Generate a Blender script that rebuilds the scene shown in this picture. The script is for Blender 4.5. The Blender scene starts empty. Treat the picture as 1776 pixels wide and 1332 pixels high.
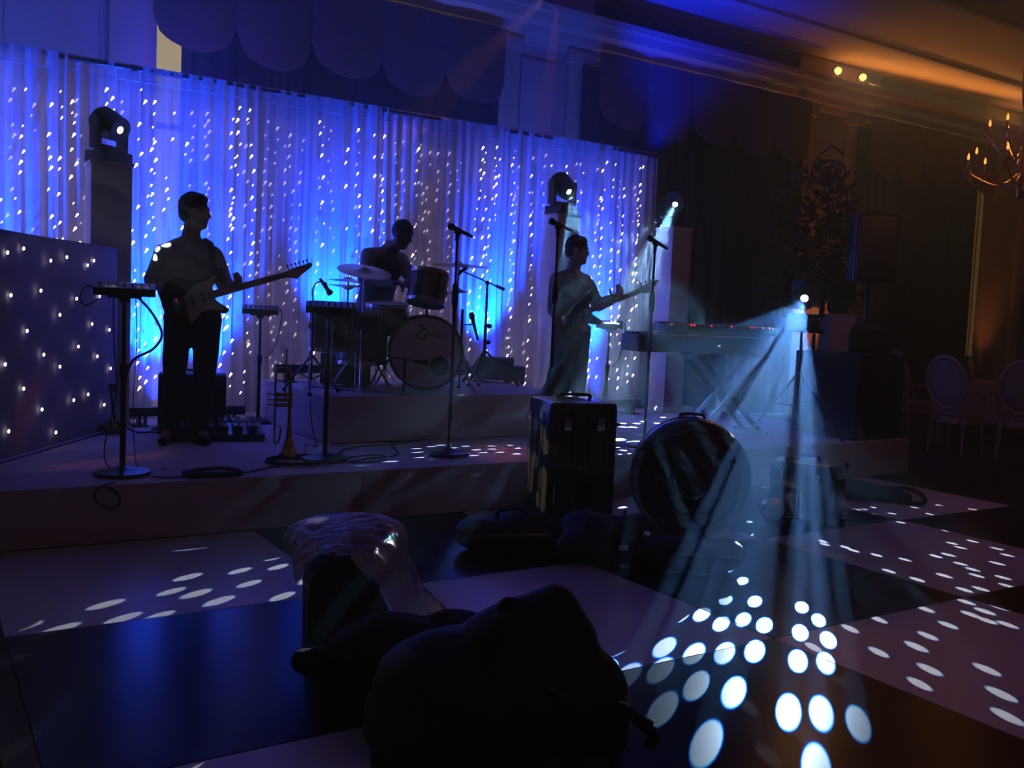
import bpy, bmesh, math, random
from mathutils import Vector, Matrix, Euler, noise
from math import pi, sin, cos, radians as RAD

SC = bpy.context.scene
COL = SC.collection
RND = random.Random(7)

# ------------------------------------------------------------------ camera
# the camera stands at the origin, X runs along the stage front, Y into the stage
F = 1640.0
H = 1.36
CX, CY = 888.0, 666.0
_A = Vector((3450 - CX, 657 - CY, F)).normalized()
_B = Vector((-168 - CX, 497 - CY, F)).normalized()
_s = (_A + _B).normalized()
_d = (_A - _B).normalized()
AX = ((_s + _d) / math.sqrt(2))
AY = ((_s - _d) / math.sqrt(2))
AZ = AX.cross(AY)
if AZ[1] > 0:
    AZ = -AZ


def c2w(v):
    return Vector((AX.dot(v), AY.dot(v), AZ.dot(v)))


def ray(px, py):
    return c2w(Vector(((px - CX) / F, (py - CY) / F, 1.0)))


EYE = Vector((0, 0, H))


def on_z(px, py, z=0.0):
    r = ray(px, py)
    return EYE + r * ((z - H) / r.z)


def on_y(px, py, y):
    r = ray(px, py)
    return EYE + r * (y / r.y)


def at(px, py, d):
    return EYE + ray(px, py) * d


cam = bpy.data.cameras.new('camera')
camo = bpy.data.objects.new('camera', cam)
COL.objects.link(camo)
cam.sensor_width = 36.0
cam.lens = F / 1776 * 36.0
cam.clip_start = 0.02
cam.clip_end = 200
right, down, fwd = c2w(Vector((1, 0, 0))), c2w(Vector((0, 1, 0))), c2w(Vector((0, 0, 1)))
camo.matrix_world = Matrix(((right.x, -down.x, -fwd.x, 0), (right.y, -down.y, -fwd.y, 0), (right.z, -down.z, -fwd.z, H), (0, 0, 0, 1)))
SC.camera = camo

# ------------------------------------------------------------------ world, exposure
SC.view_settings.view_transform = 'Standard'
SC.view_settings.look = 'None'
SC.view_settings.gamma = 1
SC.view_settings.exposure = 0
SC.view_settings.use_curve_mapping = False
try:
    SC.cycles.use_denoising = True
    SC.cycles.use_light_tree = True
    SC.cycles.max_bounces = 5
    SC.cycles.diffuse_bounces = 2
    SC.cycles.glossy_bounces = 2
    SC.cycles.transparent_max_bounces = 8
    SC.cycles.volume_bounces = 0
    SC.cycles.sample_clamp_indirect = 3
    SC.cycles.caustics_reflective = False
    SC.cycles.caustics_refractive = False
except Exception:
    pass
W = bpy.data.worlds.new('room_dusk')
SC.world = W
W.use_nodes = True
W.node_tree.nodes['Background'].inputs[0].default_value = (0.35, 0.20, 1.0, 1)
W.node_tree.nodes['Background'].inputs[1].default_value = 0.004


def aim(o, loc, tgt):
    o.location = loc
    o.rotation_euler = (Vector(tgt) - Vector(loc)).to_track_quat('-Z', 'Y').to_euler()


def spot(name, loc, tgt, watts, color, deg, blend=0.3, radius=0.03, parent=None):
    l = bpy.data.lights.new(name, 'SPOT')
    l.energy = watts
    l.color = color
    l.spot_size = RAD(deg)
    l.spot_blend = blend
    l.shadow_soft_size = radius
    o = bpy.data.objects.new(name, l)
    COL.objects.link(o)
    aim(o, loc, tgt)
    return o


def area(name, loc, tgt, watts, color, sx, sy):
    l = bpy.data.lights.new(name, 'AREA')
    l.shape = 'RECTANGLE'
    l.energy = watts
    l.color = color
    l.size = sx
    l.size_y = sy
    o = bpy.data.objects.new(name, l)
    COL.objects.link(o)
    aim(o, loc, tgt)
    return o


# soft fill light added behind the camera: dim purple wash from the far end of the room
area('front_fill', (3.0, -6.0, 4.6), (3.0, 5.0, 0.3), 22, (0.70, 0.28, 0.95), 8, 2)

# ------------------------------------------------------------------ materials
MATS = {}


def mat(name, col, rough=0.6, metal=0.0, var=0.12, scale=14.0, bump=0.0, spec=0.5, emit=None, estr=0.0, trans=0.0, coat=0.0, alpha=1.0):
    if name in MATS:
        return MATS[name]
    m = bpy.data.materials.new(name)
    m.use_nodes = True
    nt = m.node_tree
    b = nt.nodes['Principled BSDF']
    tc = nt.nodes.new('ShaderNodeTexCoord')
    nz = nt.nodes.new('ShaderNodeTexNoise')
    nz.inputs['Scale'].default_value = scale
    nz.inputs['Detail'].default_value = 3
    nt.links.new(tc.outputs['Object'], nz.inputs['Vector'])
    rp = nt.nodes.new('ShaderNodeValToRGB')
    c = Vector(col)
    rp.color_ramp.elements[0].position = 0.3
    rp.color_ramp.elements[1].position = 0.7
    rp.color_ramp.elements[0].color = (*(c * (1 - var)), 1)
    rp.color_ramp.elements[1].color = (*[min(1, x * (1 + var)) for x in c], 1)
    nt.links.new(nz.outputs['Fac'], rp.inputs['Fac'])
    nt.links.new(rp.outputs['Color'], b.inputs['Base Color'])
    b.inputs['Roughness'].default_value = rough
    b.inputs['Metallic'].default_value = metal
    b.inputs['Specular IOR Level'].default_value = spec
    b.inputs['Coat Weight'].default_value = coat
    b.inputs['Transmission Weight'].default_value = trans
    b.inputs['Alpha'].default_value = alpha
    if bump:
        bp = nt.nodes.new('ShaderNodeBump')
        bp.inputs['Strength'].default_value = bump
        bp.inputs['Distance'].default_value = 0.01
        nt.links.new(nz.outputs['Fac'], bp.inputs['Height'])
        nt.links.new(bp.outputs['Normal'], b.inputs['Normal'])
    if emit:
        b.inputs['Emission Color'].default_value = (*emit, 1)
        b.inputs['Emission Strength'].default_value = estr
    MATS[name] = m
    return m


BLACK = mat('black_plastic', (0.012, 0.012, 0.014), 0.45)
BLKM = mat('black_metal', (0.014, 0.014, 0.016), 0.35, 0.4)
BLKF = mat('black_fabric', (0.010, 0.010, 0.012), 0.9, bump=0.4, scale=60)
NYLON = mat('black_nylon', (0.012, 0.012, 0.014), 0.6, bump=0.3, scale=35)
TOLEX = mat('black_tolex', (0.015, 0.015, 0.016), 0.7, bump=0.3, scale=120)
RUBBER = mat('rubber', (0.008, 0.008, 0.008), 0.7)
CHROME = mat('chrome', (0.7, 0.7, 0.74), 0.18, 1.0, var=0.03)
STEEL = mat('steel_mesh', (0.08, 0.08, 0.09), 0.4, 0.8)
BRASS = mat('brass', (0.62, 0.38, 0.12), 0.28, 1.0, var=0.08)
CYMB = mat('cymbal_bronze', (0.55, 0.40, 0.20), 0.35, 1.0, scale=40)
WHITEP = mat('white_painted_wood', (0.62, 0.60, 0.62), 0.55, var=0.03, scale=4)
STAGEW = mat('white_stage_carpet', (0.60, 0.54, 0.62), 0.8, var=0.05, scale=30, bump=0.15)
STAGEF = mat('white_stage_fascia', (0.55, 0.45, 0.50), 0.65, var=0.06, scale=5)
DARKW = mat('dark_walnut', (0.05, 0.02, 0.01), 0.4)
MAPLE = mat('maple_neck', (0.35, 0.18, 0.07), 0.4)
SUNB = mat('sunburst_lacquer', (0.06, 0.02, 0.012), 0.2, coat=0.6)
CREAM = mat('cream_plastic', (0.65, 0.58, 0.45), 0.35, var=0.03)
SKINA = mat('skin_fair', (0.42, 0.24, 0.17), 0.55, scale=20)
SKINB = mat('skin_dark', (0.12, 0.06, 0.04), 0.5, scale=20)
HAIR = mat('dark_hair', (0.012, 0.009, 0.007), 0.6, bump=0.6, scale=90)
SHIRTW = mat('pale_shirt', (0.34, 0.30, 0.34), 0.85, bump=0.2, scale=25)
SHIRTG = mat('grey_shirt', (0.30, 0.28, 0.28), 0.85, bump=0.2, scale=25)
VEST = mat('dark_waistcoat', (0.02, 0.018, 0.025), 0.8)
TROU = mat('black_trousers', (0.010, 0.010, 0.014), 0.85, bump=0.2, scale=25)
JEANS = mat('dark_jeans', (0.03, 0.035, 0.055), 0.85, bump=0.2, scale=40)
SHOE = mat('black_leather', (0.012, 0.010, 0.010), 0.35)
DRUMH = mat('coated_drumhead', (0.72, 0.62, 0.58), 0.6, var=0.04, scale=6)
DRUMS = mat('drum_lacquer', (0.02, 0.02, 0.05), 0.25, coat=0.5)
CARPET = mat('dark_carpet', (0.020, 0.012, 0.012), 0.95, var=0.5, scale=9, bump=0.3)
WALLM = mat('wall_paint', (0.50, 0.36, 0.30), 0.8, var=0.05, scale=2)
PLAST = mat('ceiling_plaster', (0.62, 0.50, 0.40), 0.85, var=0.05, scale=1.5)
CORN = mat('cornice_paint', (0.55, 0.40, 0.30), 0.6, var=0.05, scale=3)
DRAPE = mat('heavy_curtain', (0.035, 0.024, 0.022), 0.9, var=0.2, scale=20, bump=0.2)
VALM = mat('valance_fabric', (0.16, 0.09, 0.07), 0.85, var=0.15, scale=20, bump=0.2)
IRON = mat('wrought_iron', (0.02, 0.012, 0.008), 0.5, 0.6)
LEAF = mat('dark_leaf', (0.018, 0.030, 0.012), 0.5, var=0.4, scale=6)
LINEN = mat('white_linen', (0.55, 0.46, 0.46), 0.85, bump=0.15, scale=20)
UPHOL = mat('grey_upholstery', (0.30, 0.26, 0.28), 0.85, scale=30, bump=0.15)
CHAIRW = mat('limed_wood', (0.48, 0.36, 0.28), 0.5)
AMBER = mat('amber_crystal', (0.55, 0.20, 0.05), 0.15, 0.3)
YELL = mat('yellow_connector', (0.55, 0.32, 0.02), 0.4)


def emis(name, col, strength, sample=True):
    if name in MATS:
        return MATS[name]
    m = bpy.data.materials.new(name)
    m.use_nodes = True
    nt = m.node_tree
    nt.nodes.clear()
    e = nt.nodes.new('ShaderNodeEmission')
    e.inputs[0].default_value = (*col, 1)
    e.inputs[1].default_value = strength
    o = nt.nodes.new('ShaderNodeOutputMaterial')
    nt.links.new(e.outputs[0], o.inputs[0])
    if not sample:
        m.cycles.emission_sampling = 'NONE'
    MATS[name] = m
    return m


BULB = emis('fairy_bulb', (0.66, 0.62, 1.0), 5.0, False)
STAR = emis('star_led', (0.8, 0.85, 1.0), 4.0, False)
LENS = emis('lamp_lens', (0.85, 0.95, 1.0), 14.0, False)
LENSD = emis('lamp_lens_warm', (1.0, 0.62, 0.25), 3.0, False)
LENSR = emis('lamp_lens_red', (1.0, 0.25, 0.12), 1.2, False)
FLAME = emis('candle_bulb', (1.0, 0.28, 0.06), 3.0, False)
REDLED = emis('red_led', (1.0, 0.02, 0.05), 3.0, False)
WHLED = emis('white_led', (0.9, 0.8, 0.9), 2.0, False)
BLUELED = emis('blue_led', (0.0, 0.35, 1.0), 2.0, False)
DUSK = emis('dusk_window_glass', (0.46, 0.44, 0.30), 0.9)


# ------------------------------------------------------------------ mesh building
class MB:
    def __init__(self):
        self.bm = bmesh.new()

    def _add(self, verts, faces):
        vs = [self.bm.verts.new(v) for v in verts]
        for f in faces:
            try:
                self.bm.faces.new([vs[i] for i in f])
            except ValueError:
                pass
        return self

    def box(self, c, s, rot=None, bev=0.0):
        r = bmesh.ops.create_cube(self.bm, size=1.0)
        vs = r['verts']
        M = Matrix.Translation(c) @ (Euler(rot).to_matrix().to_4x4() if rot else Matrix.Identity(4)) @ Matrix.Diagonal((s[0], s[1], s[2], 1))
        bmesh.ops.transform(self.bm, matrix=M, verts=vs)
        if bev:
            es = list({e for v in vs for e in v.link_edges})
            bmesh.ops.bevel(self.bm, geom=es, offset=bev, segments=2, affect='EDGES', profile=0.7)
        return self

    def cone(self, p0, p1, r0, r1=None, seg=12, cap=True):
        r1 = r0 if r1 is None else r1
        p0, p1 = Vector(p0), Vector(p1)
        q = (p1 - p0).to_track_quat('Z', 'Y')
        a, b = [], []
        for i in range(seg):
            d = q @ Vector((cos(2 * pi * i / seg), sin(2 * pi * i / seg), 0))
            a.append(p0 + d * r0)
            b.append(p1 + d * r1)
        fs = [(i, (i + 1) % seg, seg + (i + 1) % seg, seg + i) for i in range(seg)]
        if cap:
            fs += [tuple(range(seg))[::-1], tuple(range(seg, 2 * seg))]
        return self._add(a + b, fs)

    def ball(self, c, s, seg=16, rings=10, rot=None):
        if not hasattr(s, '__len__'):
            s = (s, s, s)
        r = bmesh.ops.create_uvsphere(self.bm, u_segments=seg, v_segments=rings, radius=1.0)
        M = Matrix.Translation(c) @ (Euler(rot).to_matrix().to_4x4() if rot else Matrix.Identity(4)) @ Matrix.Diagonal((*s, 1))
        bmesh.ops.transform(self.bm, matrix=M, verts=r['verts'])
        return self

    def lathe(self, prof, c=(0, 0, 0), rot=None, seg=24):
        M = Matrix.Translation(c) @ (Euler(rot).to_matrix().to_4x4() if rot else Matrix.Identity(4))
        vs, fs = [], []
        n = len(prof)
        for i in range(seg):
            a = 2 * pi * i / seg
            for (r, z) in prof:
                vs.append(M @ Vector((r * cos(a), r * sin(a), z)))
        for i in range(seg):
            j = (i + 1) % seg
            for k in range(n - 1):
                fs.append((i * n + k, j * n + k, j * n + k + 1, i * n + k + 1))
        self._add(vs, fs)
        bmesh.ops.remove_doubles(self.bm, verts=self.bm.verts[:], dist=1e-5)
        return self

    def tube(self, pts, r, seg=6, cap=True):
        pts = [Vector(p) for p in pts]
        n = len(pts)
        rs = r if hasattr(r, '__len__') else [r] * n
        vs, fs = [], []
        up = Vector((0, 0, 1))
        prev = None
        for i, p in enumerate(pts):
            t = (pts[min(i + 1, n - 1)] - pts[max(i - 1, 0)])
            t = t.normalized() if t.length > 1e-9 else up
            if prev is None:
                u = t.orthogonal().normalized()
            else:
                u = (prev - t * prev.dot(t))
                u = u.normalized() if u.length > 1e-6 else t.orthogonal().normalized()
            prev = u
            w = t.cross(u)
            for k in range(seg):
                a = 2 * pi * k / seg
                vs.append(p + (u * cos(a) + w * sin(a)) * rs[i])
        for i in range(n - 1):
            for k in range(seg):
                fs.append((i * seg + k, i * seg + (k + 1) % seg, (i + 1) * seg + (k + 1) % seg, (i + 1) * seg + k))
        if cap:
            fs += [tuple(range(seg))[::-1], tuple((n - 1) * seg + k for k in range(seg))]
        return self._add(vs, fs)

    def prism(self, outline, z0, z1, M=None):
        """outline: 2-D points (x, y) extruded from z0 to z1, then moved by M"""
        M = M or Matrix.Identity(4)
        n = len(outline)
        vs = [M @ Vector((x, y, z0)) for x, y in outline] + [M @ Vector((x, y, z1)) for x, y in outline]
        fs = [tuple(range(n))[::-1], tuple(range(n, 2 * n))] + [(i, (i + 1) % n, n + (i + 1) % n, n + i) for i in range(n)]
        return self._add(vs, fs)

    def grid(self, fn, nu, nv, close=False):
        vs = [Vector(fn(i / nu, j / nv)) for j in range(nv + 1) for i in range(nu + 1)]
        fs = [(j * (nu + 1) + i, j * (nu + 1) + i + 1, (j + 1) * (nu + 1) + i + 1, (j + 1) * (nu + 1) + i) for j in range(nv) for i in range(nu)]
        return self._add(vs, fs)

    def solid(self, t):
        bmesh.ops.recalc_face_normals(self.bm, faces=self.bm.faces[:])
        bmesh.ops.solidify(self.bm, geom=self.bm.faces[:], thickness=t)
        return self

    def mesh(self, name, smooth=True):
        bmesh.ops.recalc_face_normals(self.bm, faces=self.bm.faces[:])
        me = bpy.data.meshes.new(name)
        self.bm.to_mesh(me)
        self.bm.free()
        if smooth:
            me.polygons.foreach_set('use_smooth', [True] * len(me.polygons))
            try:
                me.set_sharp_from_angle(angle=RAD(40))
            except Exception:
                pass
        return me


def obj(name, mb, m, parent=None, label=None, smooth=True):
    me = mb if isinstance(mb, bpy.types.Mesh) else mb.mesh(name, smooth)
    if m is not None and not me.materials:
        me.materials.append(m)
    o = bpy.data.objects.new(name, me)
    COL.objects.link(o)
    if parent is not None:
        o.parent = parent
    if label:
        o['label'] = label
    return o


def thing(name, label, cat, loc=(0, 0, 0), rz=0.0, group=None):
    o = bpy.data.objects.new(name, None)
    o.empty_display_size = 0.1
    COL.objects.link(o)
    o.location = loc
    o.rotation_euler = (0, 0, rz)
    return tag(o, label, cat, group)


def tag(o, label, cat, group=None):
    o['label'] = label
    o['category'] = cat
    if group:
        o['group'] = group
    return o


def struct(name, mb, m, parent=None, label=None):
    o = obj(name, mb, m, parent)
    o['kind'] = 'structure'
    if label:
        o['label'] = label
    return o


def remesh(mb, voxel, smooth=4, nz=0.0, nscale=4.0, seed=0.0):
    """fuse overlapping solids into one continuous surface"""
    me = mb.mesh('tmp')
    o = bpy.data.objects.new('tmp', me)
    COL.objects.link(o)
    md = o.modifiers.new('r', 'REMESH')
    md.mode = 'VOXEL'
    md.voxel_size = voxel
    md.use_smooth_shade = True
    sm = o.modifiers.new('s', 'SMOOTH')
    sm.iterations = smooth
    sm.factor = 0.5
    dg = bpy.context.evaluated_depsgraph_get()
    ev = o.evaluated_get(dg)
    out = bpy.data.meshes.new_from_object(ev, preserve_all_data_layers=False, depsgraph=dg)
    bpy.data.objects.remove(o)
    bpy.data.meshes.remove(me)
    if nz:
        ns = [v.normal.copy() for v in out.vertices]
        for v, n in zip(out.vertices, ns):
            p = v.co * nscale + Vector((seed, seed * 1.7, 0))
            v.co += n * nz * (noise.noise(p) + 0.5 * noise.noise(p * 2.3))
    out.polygons.foreach_set('use_smooth', [True] * len(out.polygons))
    return out


def spline(pts, n=8):
    """Catmull-Rom through pts"""
    P = [Vector(p) for p in pts]
    P = [P[0] * 2 - P[1]] + P + [P[-1] * 2 - P[-2]]
    out = []
    for i in range(1, len(P) - 2):
        a, b, c, d = P[i - 1], P[i], P[i + 1], P[i + 2]
        for k in range(n):
            t = k / n
            out.append(0.5 * ((2 * b) + (c - a) * t + (2 * a - 5 * b + 4 * c - d) * t * t + (3 * b - a - 3 * c + d) * t ** 3))
    out.append(P[-2])
    return out


def dup(root, loc, rz, label, group=None):
    r = root.copy()
    COL.objects.link(r)
    r.location = loc
    r.rotation_euler = (0, 0, rz)
    r['label'] = label
    if group:
        r['group'] = group
    for ch in list(root.children):
        c = ch.copy()
        COL.objects.link(c)
        c.parent = r
        for g in ch.children:
            d = g.copy()
            COL.objects.link(d)
            d.parent = c
    return r


HAZE = 0.07
ZS, ZR = 0.32, 0.678          # stage top, drum riser top
YF, YB, YW = 5.51, 8.45, 10.0  # stage front, voile backdrop, window wall
# ------------------------------------------------------------------ setting: floors, stage, walls, ceiling
m = MB().box((8, 3, -0.04), (36, 26, 0.04))
struct('floor', m, CARPET)

TX0, TXS = 0.325, 1.428     # tile grid lines measured off the photograph
TY0, TYS = 5.49, 1.372
df = struct('dance_floor', MB().box((TX0 + 2.5 * TXS + 0.0, TY0 - 2.5 * TYS, -0.013), (5 * TXS, 5 * TYS, 0.010)), BLKM)
TW = mat('white_gloss_floor', (0.62, 0.56, 0.66), 0.32, var=0.04, scale=3)
TB = mat('black_gloss_floor', (0.008, 0.008, 0.014), 0.24, var=0.1, scale=3, spec=0.06)
tme = {}
for c, mm in (('w', TW), ('b', TB)):
    b = MB().box((0, 0, 0), (TXS - 0.005, TYS - 0.005, 0.008), bev=0.002)
    me = b.mesh('tile', smooth=False)
    me.materials.append(mm)
    tme[c] = me
for i in range(5):
    for j in range(5):
        o = bpy.data.objects.new('tile', tme['w' if (i + j) % 2 == 0 else 'b'])
        COL.objects.link(o)
        o.parent = df
        o.location = (TX0 + (i + 0.5) * TXS, TY0 - (j + 0.5) * TYS, -0.004)
# metal edge ramp of the dance floor
m = MB().prism([(-0.09, -0.018), (0, 0.0), (0, -0.018)], -TYS * 5, 0, Matrix.Translation((TX0, TY0, 0)) @ Matrix(((1, 0, 0, 0), (0, 0, 1, 0), (0, 1, 0, 0), (0, 0, 0, 1))))
obj('edge_ramp', m, BLKM, df)

# ---- stage: decks with white fascia panels
SX0, SX1 = -1.6, 8.12
stg = struct('stage_floor', MB().box(((SX0 + SX1) / 2, (YF + 8.9) / 2 + 0.02, ZS / 2 - 0.006), (SX1 - SX0, 8.9 - YF - 0.02, ZS - 0.012)), STAGEF)
xs = [SX0, 0.0, 2.45, 4.9, SX1]
ys = [YF, 6.9, 8.9]
for i in range(4):
    for j in range(2):
        obj('deck_panel', MB().box(((xs[i] + xs[i + 1]) / 2, (ys[j] + ys[j + 1]) / 2, ZS - 0.006), (xs[i + 1] - xs[i] - 0.002, ys[j + 1] - ys[j] - 0.002, 0.012)), STAGEW, stg, smooth=False)
    obj('fascia_panel', MB().box(((xs[i] + xs[i + 1]) / 2, YF + 0.009, (ZS - 0.012) / 2), (xs[i + 1] - xs[i] - 0.006, 0.018, ZS - 0.014)), STAGEF, stg, smooth=False)
# ---- drum riser
RX0, RX1, RY0, RY1 = 2.64, 4.95, 6.66, 8.22
ris = struct('riser_floor', MB().box(((RX0 + RX1) / 2, (RY0 + RY1) / 2, (ZS + ZR) / 2 + 0.002), (RX1 - RX0 - 0.03, RY1 - RY0 - 0.03, ZR - ZS - 0.012)), STAGEF)
obj('deck_panel', MB().box(((RX0 + RX1) / 2, (RY0 + RY1) / 2, ZR - 0.004), (RX1 - RX0, RY1 - RY0, 0.01)), STAGEW, ris, smooth=False)
obj('fascia_panel', MB().box(((RX0 + RX1) / 2, RY0 + 0.008, (ZS + ZR) / 2), (RX1 - RX0, 0.016, ZR - ZS - 0.02)), STAGEF, ris, smooth=False)
obj('fascia_panel', MB().box((RX0 + 0.008, (RY0 + RY1) / 2, (ZS + ZR) / 2), (0.016, RY1 - RY0, ZR - ZS - 0.02)), STAGEF, ris, smooth=False)
obj('fascia_panel', MB().box((RX1 - 0.008, (RY0 + RY1) / 2, (ZS + ZR) / 2), (0.016, RY1 - RY0, ZR - ZS - 0.02)), STAGEF, ris, smooth=False)

# ---- window wall: piers with pilasters, windows between them behind curtains
CEIL = 5.46
PIERS = [(-5.2, -3.7), (0.35, 2.05), (5.95, 7.45), (11.35, 12.85), (16.25, 17.9), (21.7, 23.2)]
wl = struct('wall_back', MB().box((9, YW + 0.30, CEIL / 2), (30, 0.1, CEIL)), WALLM)
for k, (a, b) in enumerate(PIERS):
    m = MB().box(((a + b) / 2, YW + 0.13, CEIL / 2), (b - a, 0.24, CEIL - 0.02))
    p = struct('pier', m, WALLM, wl)
    for (u, v) in ((a + 0.02, a + 0.34), (b - 0.40, b - 0.04)):
        mm = MB().box(((u + v) / 2, YW - 0.03, 2.4), (v - u, 0.08, 4.6), bev=0.012)
        mm.box(((u + v) / 2, YW - 0.045, 0.25), (v - u + 0.06, 0.12, 0.5), bev=0.015)
        mm.box(((u + v) / 2, YW - 0.045, 4.62), (v - u + 0.08, 0.14, 0.16), bev=0.03)
        obj('pilaster', mm, CORN, p)
    obj('wall_panel', MB().box(((a + 0.36 + b - 0.42) / 2, YW + 0.0, 2.7), (b - a - 0.9, 0.03, 3.6), bev=0.012), WALLM, p)
for k in range(len(PIERS) - 1):
    a, b = PIERS[k][1], PIERS[k + 1][0]
    w = struct('window_%d' % (k + 1), MB().box(((a + b) / 2, YW + 0.22, 2.3), (b - a - 0.06, 0.03, 4.5)), DUSK)
    n = 4
    mm = MB()
    for q in range(n + 1):
        mm.box((a + 0.05 + (b - a - 0.10) * q / n, YW + 0.19, 2.3), (0.07, 0.05, 4.5))
    for z in (0.08, 1.6, 3.1, 4.52):
        mm.box(((a + b) / 2, YW + 0.19, z), (b - a - 0.06, 0.05, 0.06))
    obj('window_frame', mm, CORN, w)
m = MB()
prof = [(YW + 0.02, 4.66), (YW - 0.06, 4.66), (YW - 0.09, 4.74), (YW - 0.16, 4.76), (YW - 0.19, 4.84), (YW - 0.30, 4.88), (YW - 0.34, 4.97), (YW - 0.40, 4.99), (YW - 0.42, 5.06), (YW + 0.02, 5.06)]
T = Matrix(((0, 0, 1, 0), (1, 0, 0, 0), (0, 1, 0, 0), (0, 0, 0, 1)))
struct('trim_1', m.prism(prof, -6, 24, T), CORN, label='moulded cornice running above the window curtains')
DKB = mat('cove_shade_tone', (0.05, 0.035, 0.03), 0.8, scale=3)  # shade of the recess put into the band's dark colour
struct('trim_2', MB().box((9, YW + 0.1, 5.22), (30, 0.12, 0.34)), DKB, label='band above the cornice, coloured dark for the shade of the cove recess')
cl = struct('ceiling', MB().box((9, 2.5, CEIL + 0.06), (32, 15.6, 0.1)), PLAST)
for y in (9.0, 7.35, 5.9):
    obj('ceiling_moulding', MB().box((9, y, CEIL), (32, 0.16, 0.09), bev=0.03), PLAST, cl)
struct('baseboard_back', MB().box((9, YW - 0.02, 0.1), (30, 0.05, 0.22), bev=0.01), CORN)


# ---- heavy curtains and scalloped valances in front of each window
def pleats(u, n, amp, seed):
    return amp * (sin(2 * pi * n * u + seed) + 0.35 * sin(2 * pi * n * 2.17 * u + seed * 2.1) + 0.5 * sin(2 * pi * n * 0.31 * u + seed * 0.7))


def curtain_bay(a, b, label, gapl=-0.26, gapr=-0.06, nsw=5):
    t = thing('window_curtain', label, 'curtain', ((a + b) / 2, YW - 0.14, 0), 0, 'heavy curtains along the window wall')
    h = (b - a) / 2
    for (u0, u1) in ((-h + gapl, 0.02), (-0.02, h - gapr)):
        sd = RND.random() * 6
        g = MB().grid(lambda u, v: (u0 + (u1 - u0) * u, pleats(u, 9, 0.028, sd) * (0.7 + 0.5 * (1 - v)), 0.03 + 4.5 * v), 90, 6)
        obj('drape', g, DRAPE, t)
    w = (2 * h + 0.12) / nsw
    for q in range(nsw):
        x0 = -h - 0.06 + q * w
        big = 0.86 + 0.14 * (q % 2)

        def sw(u, v, x0=x0, big=big):
            drop = (0.62 + 0.36 * big * math.sqrt(max(0, 1 - (2 * u - 1) ** 2)))
            return (x0 + w * u, -0.10 - 0.10 * sin(pi * u) * (0.4 + v) + 0.012 * sin(9 * pi * v), 4.70 - drop * v)
        g = MB().grid(sw, 14, 10)
        obj('swag', g.solid(0.02), VALM, t)
    return t


LB = ['dark curtain with scalloped valance at the far left wall', 'dark blue lit curtain with scalloped valance above the left half of the glittering backdrop',
      'dark curtain with scalloped valance right of the glittering backdrop', 'brown curtain with scalloped valance behind the loudspeaker, pale window gap at its right edge', 'brown curtain at the far right behind the dining tables']
for k in range(len(PIERS) - 1):
    if k == 0:
        continue
    curtain_bay(PIERS[k][1] + 0.02, PIERS[k + 1][0] - 0.02, LB[k], gapl=0.24 if k == 1 else -0.26, gapr=0.24 if k == 3 else -0.06)

# ---- voile backdrop: pipe and drape
def voile():
    m = bpy.data.materials.new('white_voile')
    m.use_nodes = True
    nt = m.node_tree
    nt.nodes.clear()
    N = nt.nodes.new
    d = N('ShaderNodeBsdfDiffuse')
    t = N('ShaderNodeBsdfTranslucent')
    tr = N('ShaderNodeBsdfTransparent')
    tc = N('ShaderNodeTexCoord')
    mp = N('ShaderNodeMapping')
    mp.inputs['Scale'].default_value = (30, 30, 0.6)
    nz = N('ShaderNodeTexNoise')
    nz.inputs['Scale'].default_value = 1.0
    rp = N('ShaderNodeValToRGB')
    rp.color_ramp.elements[0].color = (0.52, 0.52, 0.56, 1)
    rp.color_ramp.elements[1].color = (0.80, 0.80, 0.84, 1)
    nt.links.new(tc.outputs['Object'], mp.inputs['Vector'])
    nt.links.new(mp.outputs['Vector'], nz.inputs['Vector'])
    nt.links.new(nz.outputs['Fac'], rp.inputs['Fac'])
    nt.links.new(rp.outputs['Color'], d.inputs['Color'])
    nt.links.new(rp.outputs['Color'], t.inputs['Color'])
    m1 = N('ShaderNodeMixShader')
    m1.inputs[0].default_value = 0.35
    m2 = N('ShaderNodeMixShader')
    m2.inputs[0].default_value = 0.16
    o = N('ShaderNodeOutputMaterial')
    nt.links.new(d.outputs[0], m1.inputs[1])
    nt.links.new(t.outputs[0], m1.inputs[2])
    nt.links.new(m1.outputs[0], m2.inputs[1])
    nt.links.new(tr.outputs[0], m2.inputs[2])
    nt.links.new(m2.outputs[0], o.inputs[0])
    return m


VOILE = voile()
BTOP = 3.27
BX0, BX1 = -1.1, 7.30
NP = 12
pf = thing('drape_frame', 'slim pipe frame carrying the white voile backdrop', 'frame', (0, YB + 0.02, 0))
fm = MB().cone((BX0, 0, BTOP - 0.03), (BX1, 0, BTOP - 0.03), 0.022)
obj('crossbar', fm, STEEL, pf)
for x in (BX0, 1.6, 4.5, BX1 + 0.03):
    obj('upright', MB().cone((x, 0.14, ZS), (x, 0.14, BTOP), 0.02).box((x, 0.14, ZS + 0.01), (0.3, 0.3, 0.016)).box((x, 0.07, BTOP - 0.03), (0.05, 0.18, 0.04)), STEEL, pf)
pw = (BX1 - BX0) / NP
VL = ['far left, outside the starlit booth', 'left of the booth, mostly hidden', 'above the starlit booth', 'behind the left light plinth', 'right behind the standing guitarist',
      'behind the neck of the guitar', 'left of the seated drummer', 'behind the drummer', 'behind the ride cymbal', 'behind the boom stand right of the drums',
      'behind the bass player', 'at the right end beside the last plinth']
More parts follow.
